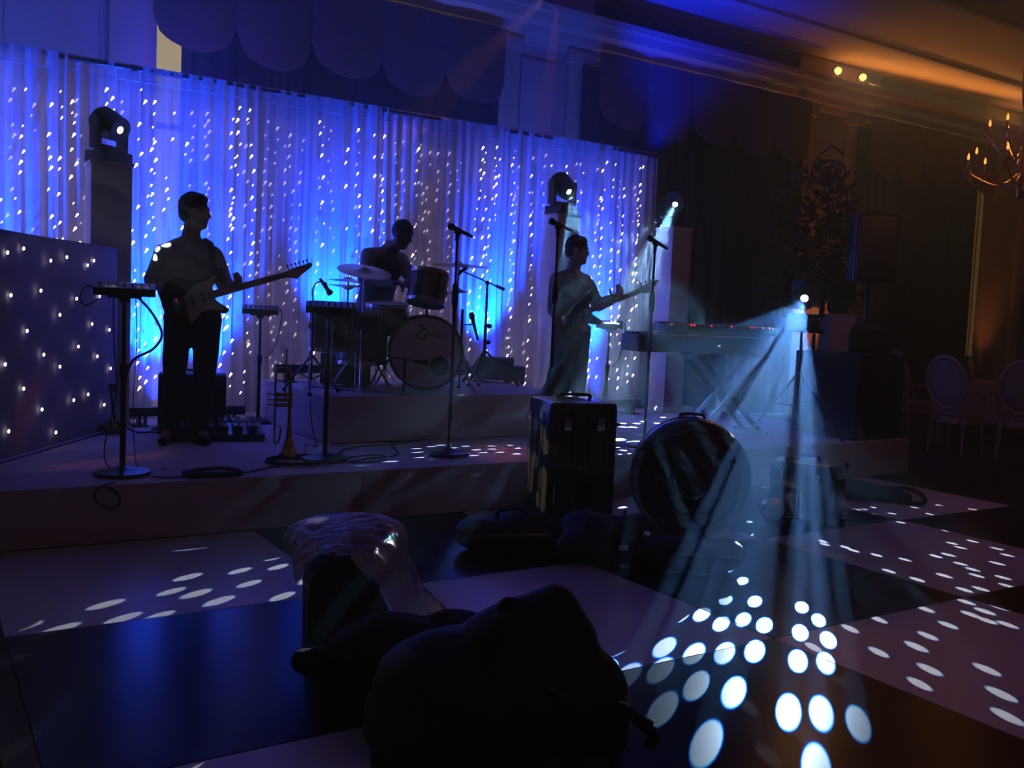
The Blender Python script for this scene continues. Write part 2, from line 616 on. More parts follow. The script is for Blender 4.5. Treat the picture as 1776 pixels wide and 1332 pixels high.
for k in range(NP):
    sd = RND.random() * 6
    nn = RND.choice((5, 6, 7))
    dy = 0.02 * (k % 2)
    tw = pw * 0.5 + 0.03
    hem = RND.uniform(0, 0.03)

    def vf(u, v):
        am = 0.022 * (0.5 + 0.8 * (1 - v))
        x = (u - 0.5) * 2 * tw + 0.02 * sin(7 * (1 - v) + sd) * (1 - v)
        return (x, dy - 0.015 + pleats(u, nn, am, sd) + 0.01 * sin(5 * v + sd), ZS + 0.015 + hem + (BTOP - ZS - 0.02 - hem) * v)
    g = MB().grid(vf, 80, 12)
    # the top is turned over the pipe
    g.box((0, 0.03, BTOP - 0.018), (2 * tw - 0.02, 0.05, 0.04), bev=0.01)
    o = obj('voile_drape', g, VOILE)
    o.location = (BX0 + pw * (k + 0.5), YB, 0)
    tag(o, 'pleated white voile drape ' + VL[k], 'drape', 'voile drapes of the backdrop')

# ---- fairy light curtains
WIRE = mat('clear_wire', (0.25, 0.25, 0.3), 0.4)
FL = ['fairy light curtain beyond the starlit booth at the left end', 'fairy light curtain around the left tower', 'fairy light curtain behind the guitarist',
      'fairy light curtain between guitarist and drummer', 'fairy light curtain behind the drummer', 'fairy light curtain right of the drummer', 'fairy light curtain behind the bass player']
bulb_prof = [(0.0, -0.026), (0.0045, -0.016), (0.007, -0.002), (0.0105, 0.010), (0.009, 0.018), (0.0, 0.023)]
NFC = 7
fw = (7.16 - 0.1) / NFC
tilt = Euler((0, RAD(32), 0))
for k in range(NFC):
    x0 = 0.1 + k * fw
    t = thing('fairy_light_curtain', FL[k], 'fairy lights', (x0 + fw / 2, YB - 0.09, 0), 0, 'fairy light curtains on the backdrop')
    obj('lead_wire', MB().tube([(-fw / 2, 0, 3.12), (fw / 2 - 0.01, 0, 3.12)], 0.003, 5), WIRE, t)
    obj('lead_wire', MB().tube([(-fw / 2, 0.19, 3.12), (fw / 2 - 0.01, 0.19, 3.12)], 0.003, 5), WIRE, t)
    al = area('fairy_glow', (x0 + fw / 2, YB - 0.27, 1.75), (x0 + fw / 2, YB, 1.75), 2.0, (0.28, 0.19, 1.0), 1.0, 2.5)
    ns = 11
    for s in range(ns):
        x = -fw / 2 + fw * (s + 0.5 + RND.uniform(-0.38, 0.38)) / ns
        behind = RND.random() < 0.34
        y = (0.19 if behind else 0.0)
        ztop = 3.12
        zb = ZS + RND.uniform(0.02, 0.35)
        pts = [(x, y, ztop)]
        z = ztop - RND.uniform(0.05, 0.22)
        bb = MB()
        ph = RND.random() * 6
        while z > zb:
            xx = x + 0.03 * sin(2.1 * z + ph) + RND.uniform(-0.022, 0.022)
            pts.append((xx, y, z))
            if RND.random() > 0.30:
                sc = RND.choice((0.55, 0.7, 0.85, 1.0, 1.05))
                bb.lathe([(r * sc, h * sc) for r, h in bulb_prof], (xx + 0.004, y - 0.014, z), tilt, seg=6)
            z -= RND.uniform(0.075, 0.125)
        if len(pts) < 2:
            continue
        w = obj('light_strand', MB().tube(pts, 0.0013, 3, cap=False), WIRE, t)
        ob = obj('bulb_row', bb, BULB, w)
        ob['kind'] = 'stuff'
# ------------------------------------------------------------------ moving heads with dot gobos
def gobo_spot(name, loc, dots, watts, color, rad, parent=None, soft=0.003, fringe=0.10):
    """spot lamp whose gobo (procedural, in the lamp's own space) is a plate of round holes; dots = [(world point, size factor)]"""
    loc = Vector(loc)
    ax = Vector((0, 0, 0))
    for p, s in dots:
        ax += (Vector(p) - loc).normalized()
    ax.normalize()
    amax = max(math.acos(max(-1, min(1, ax.dot((Vector(p) - loc).normalized())))) for p, s in dots)
    o = spot(name, loc, loc + ax, watts, color, math.degrees(2 * amax) + 4, 0.05, soft)
    l = o.data
    Mi = o.rotation_euler.to_matrix().inverted()
    l.use_nodes = True
    nt = l.node_tree
    nt.nodes.clear()
    N = nt.nodes.new
    L = nt.links.new
    tc = N('ShaderNodeTexCoord')
    sx = N('ShaderNodeSeparateXYZ')
    L(tc.outputs['Normal'], sx.inputs[0])
    dx = N('ShaderNodeMath'); dx.operation = 'DIVIDE'
    dy = N('ShaderNodeMath'); dy.operation = 'DIVIDE'
    L(sx.outputs[0], dx.inputs[0]); L(sx.outputs[2], dx.inputs[1])
    L(sx.outputs[1], dy.inputs[0]); L(sx.outputs[2], dy.inputs[1])
    cb = N('ShaderNodeCombineXYZ')
    L(dx.outputs[0], cb.inputs[0]); L(dy.outputs[0], cb.inputs[1])
    prev = None
    for p, s in dots:
        q = Mi @ (Vector(p) - loc)
        u, v = q.x / q.z, q.y / q.z
        ds = N('ShaderNodeVectorMath'); ds.operation = 'DISTANCE'
        L(cb.outputs[0], ds.inputs[0]); ds.inputs[1].default_value = (u, v, 0)
        ml = N('ShaderNodeMath'); ml.operation = 'MULTIPLY'
        L(ds.outputs['Value'], ml.inputs[0]); ml.inputs[1].default_value = 1.0 / (rad * s)
        if prev is None:
            prev = ml
        else:
            mn = N('ShaderNodeMath'); mn.operation = 'MINIMUM'
            L(prev.outputs[0], mn.inputs[0]); L(ml.outputs[0], mn.inputs[1])
            prev = mn
    cc = N('ShaderNodeCombineColor')
    for k, r in enumerate((1.0 - fringe, 1.0 - fringe * 0.45, 1.0)):
        mr = N('ShaderNodeMapRange'); mr.interpolation_type = 'SMOOTHSTEP'
        mr.inputs['From Min'].default_value = r + 0.03
        mr.inputs['From Max'].default_value = r - 0.09
        mr.inputs['To Min'].default_value = 0.0
        mr.inputs['To Max'].default_value = 1.0
        L(prev.outputs[0], mr.inputs['Value'])
        L(mr.outputs['Result'], cc.inputs[k])
    e = N('ShaderNodeEmission')
    L(cc.outputs[0], e.inputs['Color'])
    out = N('ShaderNodeOutputLight')
    L(e.outputs[0], out.inputs[0])
    return o


def moving_head(label, base, lens_dir, lens_mat=LENS, sc=1.0):
    """base: where it stands. returns the root and the lens centre"""
    d = Vector(lens_dir).normalized()
    t = thing('moving_head_light', label, 'stage light', base, math.atan2(d.y, d.x) + pi / 2, 'moving head lights on the band stand')
    obj('base', MB().box((0, 0, 0.055 * sc), (0.30 * sc, 0.30 * sc, 0.11 * sc), bev=0.02).box((0, 0, 0.012), (0.36 * sc, 0.24 * sc, 0.024), bev=0.005), BLACK, t)
    y = MB().box((0, 0, 0.135 * sc), (0.30 * sc, 0.13 * sc, 0.05 * sc), bev=0.015)
    for s in (-1, 1):
        y.box((s * 0.165 * sc, 0, 0.27 * sc), (0.05 * sc, 0.12 * sc, 0.30 * sc), bev=0.02)
        y.cone((s * 0.13 * sc, 0, 0.36 * sc), (s * 0.195 * sc, 0, 0.36 * sc), 0.06 * sc)
    obj('yoke', y, BLACK, t)
    el = math.asin(max(-1, min(1, d.z)))
    dl = Vector((0, -cos(el), sin(el)))
    q = dl.to_track_quat('Z', 'Y')
    c = Vector((0, 0, 0.36 * sc))
    h = MB()
    pr = [(0.0, -0.17), (0.07, -0.165), (0.12, -0.13), (0.136, -0.05), (0.132, 0.05), (0.118, 0.11), (0.12, 0.125), (0.115, 0.150), (0.052, 0.150), (0.034, 0.143)]
    h.lathe([(r * sc, z * sc) for r, z in pr], c, q.to_euler(), 20)
    ho = obj('lamp_head', h, BLACK, t)
    fins = MB()
    for k in range(5):
        fins.lathe([((0.136) * sc, (-0.10 + 0.022 * k) * sc), (0.142 * sc, (-0.095 + 0.022 * k) * sc), (0.136 * sc, (-0.09 + 0.022 * k) * sc)], c, q.to_euler(), 20)
    obj('cooling_fins', fins, BLACK, ho)
    ln = MB().lathe([(0.0, 0.152 * sc), (0.02 * sc, 0.150 * sc), (0.034 * sc, 0.144 * sc)], c, q.to_euler(), 20)
    obj('lens', ln, lens_mat, t)
    R = Matrix.Rotation(t.rotation_euler.z, 3, 'Z')
    return t, Vector(base) + R @ (c + dl * 0.175 * sc)


def px_dots(lst, ox, oy, sc, z=0.0, f=1.0):
    return [(on_z(ox + sc * a[0], oy + sc * a[1], z), f * (1 + 0.3 * (a[2] - 1) if len(a) > 2 else 1.0)) for a in lst]


# plinths (white tower columns)
PZ = 2.08   # plinth height above the stage


def plinth(label, x, y, rz, w=0.30):
    t = thing('white_plinth', label, 'plinth', (x, y, ZS), rz, 'white light plinths along the backdrop')
    obj('column', MB().box((0, 0, 1.03), (w - 0.02, w - 0.02, 2.06), bev=0.004), WHITEP, t)
    obj('base_plate', MB().box((0, 0, 0.03), (w, w, 0.06), bev=0.004), WHITEP, t)
    obj('top_plate', MB().box((0, 0, PZ - 0.015), (w, w, 0.03), bev=0.004), WHITEP, t)
    return t


PLP = [(1.36, 8.13), (5.75, 8.12), (7.30, 8.10)]
plinth('tall white plinth with a dark light head on top, rising behind the starlit booth', PLP[0][0], PLP[0][1], 0, 0.32)
plinth('tall white plinth behind the bass player', PLP[1][0], PLP[1][1], 0)
plinth('tall white plinth at the right end of the voile backdrop', PLP[2][0], PLP[2][1], 0)
ZP = ZS + PZ
mh0, L0 = moving_head('moving head on the plinth behind the starlit booth, a small white glint in its lens', (PLP[0][0], PLP[0][1], ZP), (0.55, -0.75, -0.38), LENS, 0.84)
mh1, L1 = moving_head('moving head above the bass player throwing a beam down to the right', (PLP[1][0], PLP[1][1], ZP), (0.1, -0.80, -0.55), LENS, 0.84)
mh2, L2 = moving_head('moving head at the right end of the backdrop throwing its beam to the left', (PLP[2][0], PLP[2][1], ZP), (-0.62, -0.62, -0.42), LENS, 0.84)

# tripod stand on the stage's right with a fourth head
P3 = at(1408, 500, 8.85)
tp = thing('lighting_stand', 'black tripod stand carrying the brightest moving head, in front of the keyboard', 'stand', (P3.x, P3.y + 0.08, ZS), 0.3)
topz = P3.z - ZS - 0.40
obj('pole', MB().cone((0, 0, 0.2), (0, 0, topz - 0.5), 0.019).cone((0, 0, topz - 0.5), (0, 0, topz), 0.015).cone((0, 0, topz - 0.55), (0, 0, topz - 0.45), 0.026), BLKM, tp)
for k in range(3):
    a = 2 * pi * k / 3 + 0.4
    obj('leg', MB().cone((0, 0, 0.62), (0.48 * cos(a), 0.48 * sin(a), 0.02), 0.012).ball((0.48 * cos(a), 0.48 * sin(a), 0.018), 0.018, 8, 6).cone((0, 0, 0.28), (0.24 * cos(a), 0.24 * sin(a), 0.31), 0.008), BLKM, tp)
obj('mounting_plate', MB().box((0, 0, topz - 0.008), (0.24, 0.24, 0.016)), BLKM, tp)
mh3, L3 = moving_head('brightest moving head, on a black tripod, fanning white beams over the dance floor', (P3.x, P3.y + 0.08, ZS + topz), (-0.72, -0.62, -0.42), LENS, 1.0)

B3 = px_dots([(235, 358), (195, 433), (304, 416), (113, 410, .9), (222, 508, .85), (364, 516, 1.15), (105, 580, 1.1), (200, 625), (308, 604), (411, 632, 1.1),
              (68, 770, 1.15), (217, 768, 1.25), (364, 758, 1.35), (80, 925, 1.25), (262, 957, 1.3), (595, 545), (677, 608, 1.05), (587, 668, 1.1), (724, 704, 1.1), (576, 806, 1.15),
              (712, 817, 1.15), (530, 1053, 1.3), (690, 1060, 1.3), (870, 1110, 1.2), (130, 1205, 1.4), (665, 1330, 1.3), (25, 495, .95), (0, 585)], 1180, 860, .3543)
B3 += px_dots([(1212, 382), (1405, 392, 1.1), (1318, 432), (1200, 467, 1.25), (1275, 530, 1.15), (1010, 550, 1.1), (1115, 418), (1370, 350), (1388, 308), (1300, 390, .9), (1045, 480, .9),
               (1540, 590, 1.15), (1508, 685, 1.2), (1538, 820, 1.25), (1690, 790, 1.2), (1655, 525), (1565, 457, .9), (1535, 507, .9), (1625, 428), (1675, 600, .95), (1708, 690, 1.1),
               (1735, 490), (1700, 408), (1637, 310, .8), (1610, 340, .8), (1527, 352, .85), (1700, 960, 1.2)], 480, 850, .3941)
B3 += px_dots([(905, 770), (880, 800), (860, 770, .8), (930, 850), (900, 900, .9), (985, 860), (1050, 830), (1080, 880), (1130, 860), (1180, 885), (1230, 900), (1300, 905), (1250, 850), (1340, 860), (1400, 900)], 0, 0, 1.0)

B3 += px_dots([(625, 765), (750, 738), (880, 740), (915, 712, .9), (1005, 738), (1030, 715), (1150, 735), (1270, 722, .9), (1100, 687), (1165, 702, .8), (1080, 655), (1075, 633), (1165, 620), (1225, 612), (1210, 640),
              (1300, 628), (1375, 618), (1445, 640), (1535, 617), (1650, 612), (1430, 675, .9), (1500, 690, 1.1), (1485, 658), (1590, 655, 1.1), (1540, 635), (1440, 710), (1570, 710), (1690, 665), (1665, 690, .8),
              (1720, 690, .8), (1700, 630, .9), (1600, 685, .9), (1370, 665), (1320, 700, .8)], 420, 600, .2815, ZS, .55)
B3 += px_dots([(690, 345), (720, 360), (700, 375), (760, 350), (740, 372)], 800, 640, .3941, ZS, .55)
_r = random.Random(11)
for _k in range(14):
    B3.append(((_r.uniform(2.4, 5.4), _r.uniform(4.2, 5.4), _r.uniform(0.0, 0.35)), 0.9))

B2 = px_dots([(490, 400, 1.2), (510, 467, 1.2), (595, 532, 1.1), (90, 580, 1.2), (290, 583, .9), (880, 285), (905, 335, 1.25), (825, 405, .9), (945, 415, 1.3), (1055, 450, 1.35), (1165, 235, .9), (1155, 305, .9),
              (1200, 367), (1315, 243, .9), (1340, 287, .9), (1360, 428, 1.1), (1220, 188, .8), (765, 522, .8), (1470, 355, .9), (1000, 1230, 1.3), (1320, 1165, 1.5), (1600, 1150, 1.6), (1640, 1100, 1.2),
              (20, 745), (105, 1135, 1.1), (170, 1245, 1.2)], 0, 880, .3604)
B2 += px_dots([(820, 435, 1.1), (925, 475, 1.1), (880, 540, 1.1), (640, 232, 1.0), (700, 185, .9), (700, 265, 1.0), (810, 205, .8), (520, 205, 1.5), (400, 130, 1.3), (560, 330, 1.2), (1465, 780, 1.3), (1350, 700, 1.0), (1230, 560, 1.0)], 480, 850, .3941)
B2 += px_dots([(1010, 760), (960, 800), (1030, 720), (1075, 700), (900, 740)], 0, 0, 1.0, ZS)
B2 += [(at(693, 930, 3.95), 0.9), (at(700, 700, 8.0), 1.0), (at(1000, 520, 8.3), .9), (at(1030, 600, 8.3), .9), (at(850, 640, 8.0), .9)]

B1 = px_dots([(850, 268), (960, 290), (1100, 212), (1160, 250), (1330, 232), (1370, 253), (1430, 222), (1550, 258), (1310, 288, 1.3), (1250, 295, 1.1), (1100, 312), (1370, 332), (1550, 330, 1.2), (1600, 290),
              (1430, 360), (1290, 390, 1.3), (1160, 410, 1.1), (1450, 390), (1580, 400), (1390, 460, 1.1), (1470, 455), (1600, 440), (1020, 368, 1.1), (1080, 130, .9), (900, 65, .8),
              (970, 605), (830, 650), (970, 765), (1210, 685), (1155, 738, 1.35), (1220, 850, 1.2), (1170, 920), (1310, 632), (1490, 565, 1.3), (1200, 555), (1400, 520), (1500, 610), (1420, 580),
              (1600, 630), (1500, 850, 1.2), (1570, 970, 1.3), (1600, 1080, 1.2), (1560, 545), (650, 740, .9), (780, 905, 1.0), (330, 1030, 1.2), (600, 1170, 1.3), (430, 1270, 1.2)], 1180, 860, .3543)
B1 += px_dots([(880, 567, .9), (970, 555, .8), (970, 590, .7), (1070, 588), (1190, 555, .9), (1320, 543), (1270, 590), (1500, 565), (1115, 635), (1360, 680, .7)], 1200, 700, .3243)
B1 += [(at(1342, 822, 6.45), 1), (at(1352, 835, 6.45), 1), (at(1362, 815, 6.45), 1)]
B1 += [(at(970, 560, 8.3), .9), (at(960, 640, 8.3), .9), (at(985, 500, 8.3), .8), (at(1000, 600, 8.3), .8), (at(1040, 760, 7.0), .9), (at(1100, 800, 6.4), 1), (at(1180, 770, 6.0), 1), (at(1130, 700, 7.4), 1)]

def _loc(o, a, v):
    return Vector((o[0], o[1], o[2])) + Matrix.Rotation(a, 3, 'Z') @ Vector(v)


# a head beyond the left edge of the view rakes the guitarist's shoulder, the mixer by the booth and the tall case
_g = Vector((1.726, 6.995, ZS))
_ga = -math.atan2(_g.x, _g.y)
B0 = [(_loc(_g, _ga, v), s) for v, s in (((-0.165, -0.02, 1.415), 2.0), ((-0.21, -0.02, 1.375), 1.8), ((-0.235, -0.02, 1.32), 1.8))]
_m = on_z(212, 823, ZS)
_ma = -math.atan2(_m.x, _m.y)
B0 += [(_loc((_m.x, _m.y, 1.40), _ma, v), 1.6) for v in ((-0.15, 0.08, 0.03), (-0.09, -0.05, 0.03), (0.02, 0.06, 0.03), (0.10, -0.04, 0.02))]
CASE = at(985, 876, 6.15)
CASE.z = 0
CASEZ = -math.atan2(CASE.x, CASE.y) + 0.36
CASEW = 0.47
for _k in range(16):
    B0.append((_loc(CASE, CASEZ, (-CASEW / 2, _r.uniform(-0.19, 0.16), _r.uniform(0.15, 0.78))), 1.9))
for _k in range(9):
    B0.append((_loc(CASE, CASEZ, (_r.uniform(-0.2, 0.18), _r.uniform(-0.18, 0.15), 0.84)), 1.5))
DOME = at(1190, 905, 6.1)
DOME.z = 0
DOMEZ = -math.atan2(DOME.x, DOME.y) + 0.08
DOMER = 0.365
for _k in range(5):
    a_ = RAD(112 + 12 * _k)
    B0.append((_loc(DOME, DOMEZ, (DOMER * cos(a_), -0.02, DOMER + DOMER * sin(a_))), 1.3))
for _k in range(6):
    a_ = RAD(22 + 11 * _k)
    B1.append((_loc(DOME, DOMEZ, (DOMER * cos(a_), 0.0, DOMER + DOMER * sin(a_))), 1.3))
for _k in range(46):
    B1.append((on_z(_r.uniform(930, 1170), _r.uniform(712, 770), ZS), 4.0))
    B2.append((on_z(_r.uniform(900, 1075), _r.uniform(705, 770), ZS), 4.0))
G0 = gobo_spot('moving_head_beam', (-1.2, 6.6, 3.0), B0, 3200, (1.0, 0.90, 0.72), 0.0050)
G1 = gobo_spot('moving_head_beam', L1, B1, 6500, (0.56, 0.76, 1.0), 0.0048)
G2 = gobo_spot('moving_head_beam', L2, B2, 6500, (0.56, 0.76, 1.0), 0.0048)
G3 = gobo_spot('moving_head_beam', L3, B3, 10000, (0.34, 0.56, 1.0), 0.0078)


# ------------------------------------------------------------------ LED battens: the blue uplight of the backdrop
def batten(label, x, y, z, length, aimx=0.0):
    t = thing('led_batten', label, 'stage light', (x, y, z), 0, 'LED battens at the foot of the backdrop')
    b = MB().box((0, 0, 0.115), (length, 0.075, 0.075), bev=0.012)
    obj('housing', b, BLACK, t)
    for s in (-0.36, 0.36):
        f = MB().box((s * length, 0, 0.045), (0.02, 0.10, 0.09)).box((s * length, 0, 0.006), (0.12, 0.2, 0.012)).box((s * length + 0.05, 0, 0.045), (0.015, 0.06, 0.09))
        obj('bracket', f, BLKM, t)
    c = MB()
    for k in range(12):
        c.cone(((k - 5.5) * length / 13, 0.034, 0.125), ((k - 5.5) * length / 13, 0.042, 0.128), 0.016, 0.014, 8)
    lr = obj('led_lens_row', c, BLUELED, t)
    lr['kind'] = 'stuff'
    return t


UPL = [(0.35, 8.0, ZS, 1.0), (1.95, 8.02, ZS, 1.0), (3.45, 8.0, ZR, 0.8), (4.45, 8.06, ZR, 0.9), (6.35, 8.02, ZS, 1.0)]
UL = ['LED batten on the stage behind the starlit booth', 'long black LED batten on the stage behind the guitarist', 'LED batten on brackets at the left end of the drum riser',
      'LED batten behind the drum kit on the riser', 'black LED batten low behind the bass player and the small mixer stand']
for (x, y, z, ln), lb in zip(UPL, UL):
    xx = x - 0.35 if z == ZR and x < 4 else x
    batten(lb, xx, y, z, ln)
BLUE = (0.0, 0.040, 1.0)
for (x, y, z, wt, tx) in [(0.25, 8.05, ZS + 0.2, 300, 0.1), (1.72, 8.05, ZS + 0.2, 300, 0.0), (2.22, 8.08, ZS + 0.2, 170, 0.0), (3.25, 8.05, ZR + 0.2, 190, 0.12), (4.95, 8.1, ZS + 0.5, 260, 0.1), (6.3, 8.06, ZS + 0.2, 300, 0.0)]:
    spot('blue_uplight', (x, y, z), (x + tx, y + 0.34, z + 0.80), wt * 20, BLUE, 56, 1.0, 0.05)
# blue spots without fittings, added to wash the upper wall and ceiling
spot('blue_uplight', (7.6, 8.9, 3.4), (8.7, 9.2, 5.5), 900, (0.0, 0.01, 1.0), 75, 1.0, 0.1)
spot('blue_uplight', (2.2, 9.0, 3.0), (2.6, 10.0, 4.2), 90, (0.04, 0.01, 1.0), 120, 1.0, 0.1)
def face(p):
    return -math.atan2(p[0], p[1])


# ------------------------------------------------------------------ starlit booth front
def booth():
    p0 = on_z(0, 803, ZS)
    p1 = on_z(203, 744, ZS)
    d = Vector((p1.x - p0.x, p1.y - p0.y, 0))
    L = d.length
    d.normalize()
    ext = 0.75
    a = math.atan2(d.y, d.x)
    t = thing('starlit_booth', 'booth front of dark cloth dotted with white star lights at the stage left edge', 'booth', (p0.x, p0.y, ZS), a)
    hgt = 1.395
    W0 = -ext
    cloth = mat('starcloth', (0.30, 0.26, 0.40), 0.85, var=0.08, scale=8, bump=0.1)
    g = MB().grid(lambda u, v: (W0 + (L - W0) * u, 0.010 * sin(11 * u + 2 * v) * (0.4 + v) + 0.012, hgt * v + 0.012), 60, 10)
    obj('star_cloth', g.solid(0.012), cloth, t)
    fr = MB().box(((L + W0) / 2, 0.28, hgt - 0.02), (L - W0, 0.5, 0.03), bev=0.005)
    obj('booth_top', fr, cloth, t)
    fr = MB()
    for x in (W0 + 0.03, L - 0.03):
        for y in (0.06, 0.5):
            fr.box((x, y, hgt / 2 - 0.01), (0.04, 0.04, hgt - 0.03))
    obj('booth_frame', fr, BLKM, t)
    obj('side_cloth', MB().box((L - 0.005, 0.27, hgt / 2), (0.012, 0.50, hgt - 0.02)), cloth, t)
    rot = Matrix.Rotation(-a, 3, 'Z')
    st = [(12, 438), (40, 431), (87, 452), (115, 446), (162, 452), (151, 460), (18, 512), (70, 504), (132, 518), (172, 514), (103, 546), (46, 574), (159, 562), (189, 572), (135, 601), (75, 615), (8, 632),
          (168, 618), (103, 636), (191, 639), (40, 674), (152, 684), (127, 694), (72, 710), (180, 702), (14, 748), (96, 750)]
    n = Vector((-sin(a), cos(a), 0))
    for (px, py) in st:
        r = ray(px, py)
        tt = (Vector((p0.x, p0.y, 0)) - n * 0.012 - EYE).dot(n) / r.dot(n)
        q = rot @ (EYE + r * tt - Vector((p0.x, p0.y, ZS)))
        if q.z < 0.03 or q.z > hgt:
            continue
        obj('star_light', MB().ball((q.x, q.y - 0.004, q.z), (0.0105, 0.007, 0.0125), 8, 6, (0, RAD(30), 0)), STAR, t)
    kb = MB().tube([(W0, -0.015, 0.006), (L * 0.6, -0.015, 0.006), (L - 0.1, -0.02, 0.006)], 0.008, 6)
    obj('hem_cable', kb, RUBBER, t)
    return t


booth()

# ------------------------------------------------------------------ stands
def knob_row(mb, x0, x1, y, z, n, r=0.008):
    for k in range(n):
        x = x0 + (x1 - x0) * k / max(1, n - 1)
        mb.cone((x, y, z), (x, y, z + 0.018), r, r * 0.8, 8)


def mixer_stand(label, p, ztray, rz, wd=0.30, glints=False, ears=True):
    """round based stand with a personal monitor mixer on top"""
    t = thing('mixer_stand', label, 'mixer stand', (p[0], p[1], ZS), rz, 'monitor mixers on round based stands')
    zt = ztray - ZS
    obj('base', MB().lathe([(0, 0.0), (0.155, 0.0), (0.16, 0.008), (0.155, 0.022), (0.06, 0.034), (0.03, 0.05), (0, 0.05)], seg=28), BLKM, t)
    obj('pole', MB().cone((0, 0, 0.04), (0, 0, zt * 0.55), 0.017).cone((0, 0, zt * 0.53), (0, 0, zt * 0.60), 0.024).cone((0, 0, zt * 0.58), (0, 0, zt - 0.05), 0.012), BLKM, t)
    obj('tray', MB().box((0, 0, zt - 0.045), (wd * 0.55, 0.14, 0.012)).box((0, 0, zt - 0.06), (0.06, 0.06, 0.03), bev=0.006), BLKM, t)
    mx = MB()
    M = Matrix.Translation((-wd / 2, 0, zt - 0.039)) @ Matrix(((0, 0, 1, 0), (1, 0, 0, 0), (0, 1, 0, 0), (0, 0, 0, 1)))
    mx.prism([(-0.10, 0), (0.10, 0), (0.10, 0.078), (0.06, 0.080), (-0.10, 0.044)], 0, wd, M)
    mo = obj('mixer', mx, BLACK, t)
    kn = MB()
    for r_ in range(2):
        knob_row(kn, -wd * 0.40, wd * 0.40, -0.05 + 0.06 * r_, zt + 0.010 + 0.010 * r_, 7)
    obj('knob_row', kn, CHROME if glints else STEEL, mo)
    pl = MB()
    for k in range(4):
        pl.cone((-wd * 0.4 + 0.03 * k, 0.085, zt + 0.015), (-wd * 0.4 + 0.03 * k, 0.11, zt + 0.030), 0.007, 0.007, 8)
    if ears:
        pl.tube(spline([(wd * 0.4, 0.09, zt), (wd * 0.52, 0.10, zt + 0.02), (wd * 0.60, 0.08, zt - 0.05), (wd * 0.45, 0.05, zt - 0.30), (0.05, 0.02, zt - 0.42)]), 0.005, 5)
    obj('cable_plugs', pl, RUBBER, mo)
    return t


S1 = on_z(212, 823, ZS)
t1 = mixer_stand('monitor mixer stand before the starlit booth, its cable hanging in a wide loop', S1, 1.40, face(S1), 0.33, True, False)
ztl = 1.40 - ZS
obj('looped_cable', MB().tube(spline([(-0.12, 0.06, ztl - 0.03), (-0.20, 0.02, ztl + 0.01), (-0.235, 0.0, ztl - 0.06), (-0.20, 0.0, ztl - 0.10), (-0.14, 0.02, ztl - 0.06)]), 0.004, 5)
    .tube(spline([(0.07, 0.05, ztl - 0.04), (0.15, 0.03, ztl - 0.13), (0.205, 0.02, ztl - 0.25), (0.16, 0.02, ztl - 0.34), (0.06, 0.02, ztl - 0.40), (0.02, 0.0, ztl - 0.47)]), 0.0075, 6)
    .tube(spline([(-0.06, 0.07, ztl - 0.03), (-0.055, 0.06, ztl - 0.3), (-0.04, 0.06, ztl - 0.6), (-0.10, 0.05, ztl - 0.95), (-0.04, 0.08, 0.01), (0.12, 0.12, 0.006)]), 0.004, 5)
    .tube(spline([(0.06, 0.07, ztl - 0.03), (0.07, 0.06, ztl - 0.3), (0.055, 0.07, ztl - 0.7), (0.09, 0.1, 0.006), (0.25, 0.15, 0.006)]), 0.003, 5), RUBBER, t1)
S2 = on_z(447, 733, ZS)
mixer_stand('slim monitor mixer stand between the guitarist and the drum riser', (S2[0], S2[1]), on_y(447, 537, S2[1]).z + 0.0, face(S2), 0.30)
S3 = on_z(563, 798, ZS)
mixer_stand('monitor mixer stand in front of the floor tom, cables coiled round its base', S3, 1.345, face(S3), 0.30)
S4 = at(1050, 700, 9.2)
z4 = at(1050, 562, 9.2).z
mixer_stand('small monitor mixer stand right of the bass player', (S4.x, S4.y), z4, face(S4), 0.26)

MICB = mat('microphone_body', (0.02, 0.02, 0.022), 0.4, 0.5)


def mic_body(mb, c, d, L=0.19):
    d = Vector(d).normalized()
    q = d.to_track_quat('Z', 'Y').to_euler()
    mb.lathe([(0, -L * 0.62), (0.011, -L * 0.62), (0.012, -L * 0.5), (0.016, 0.0), (0.019, L * 0.16), (0.024, L * 0.17), (0.0255, L * 0.24), (0.024, L * 0.33), (0.015, L * 0.38), (0, L * 0.39)], c, q, 16)


def mic_stand(label, p, ztop, rz, tilt=22, group='vocal microphones on straight stands'):
    t = thing('microphone_stand', label, 'microphone stand', (p[0], p[1], ZS), rz, group)
    zt = ztop - ZS
    obj('base', MB().lathe([(0, 0.0), (0.145, 0.0), (0.15, 0.010), (0.14, 0.024), (0.05, 0.032), (0.025, 0.055), (0, 0.055)], seg=28), BLKM, t)
    obj('pole', MB().cone((0, 0, 0.04), (0, 0, zt * 0.66), 0.0125).cone((0, 0, zt * 0.64), (0, 0, zt - 0.05), 0.009), BLKM, t)
    obj('clutch', MB().lathe([(0.012, 0), (0.019, 0.01), (0.024, 0.06), (0.024, 0.12), (0.018, 0.17), (0.011, 0.18)], (0, 0, zt * 0.66)), BLACK, t)
    d = Vector((-cos(RAD(tilt)), -0.15, sin(RAD(tilt))))
    obj('clip', MB().cone((0, 0, zt - 0.07), (0, 0, zt - 0.02), 0.014).box((0, 0, zt - 0.012), (0.05, 0.03, 0.02), (0, RAD(tilt), 0)), RUBBER, t)
    mb = MB()
    mic_body(mb, (0.0, 0, zt + 0.012), d)
    obj('microphone', mb, MICB, t)
    return t


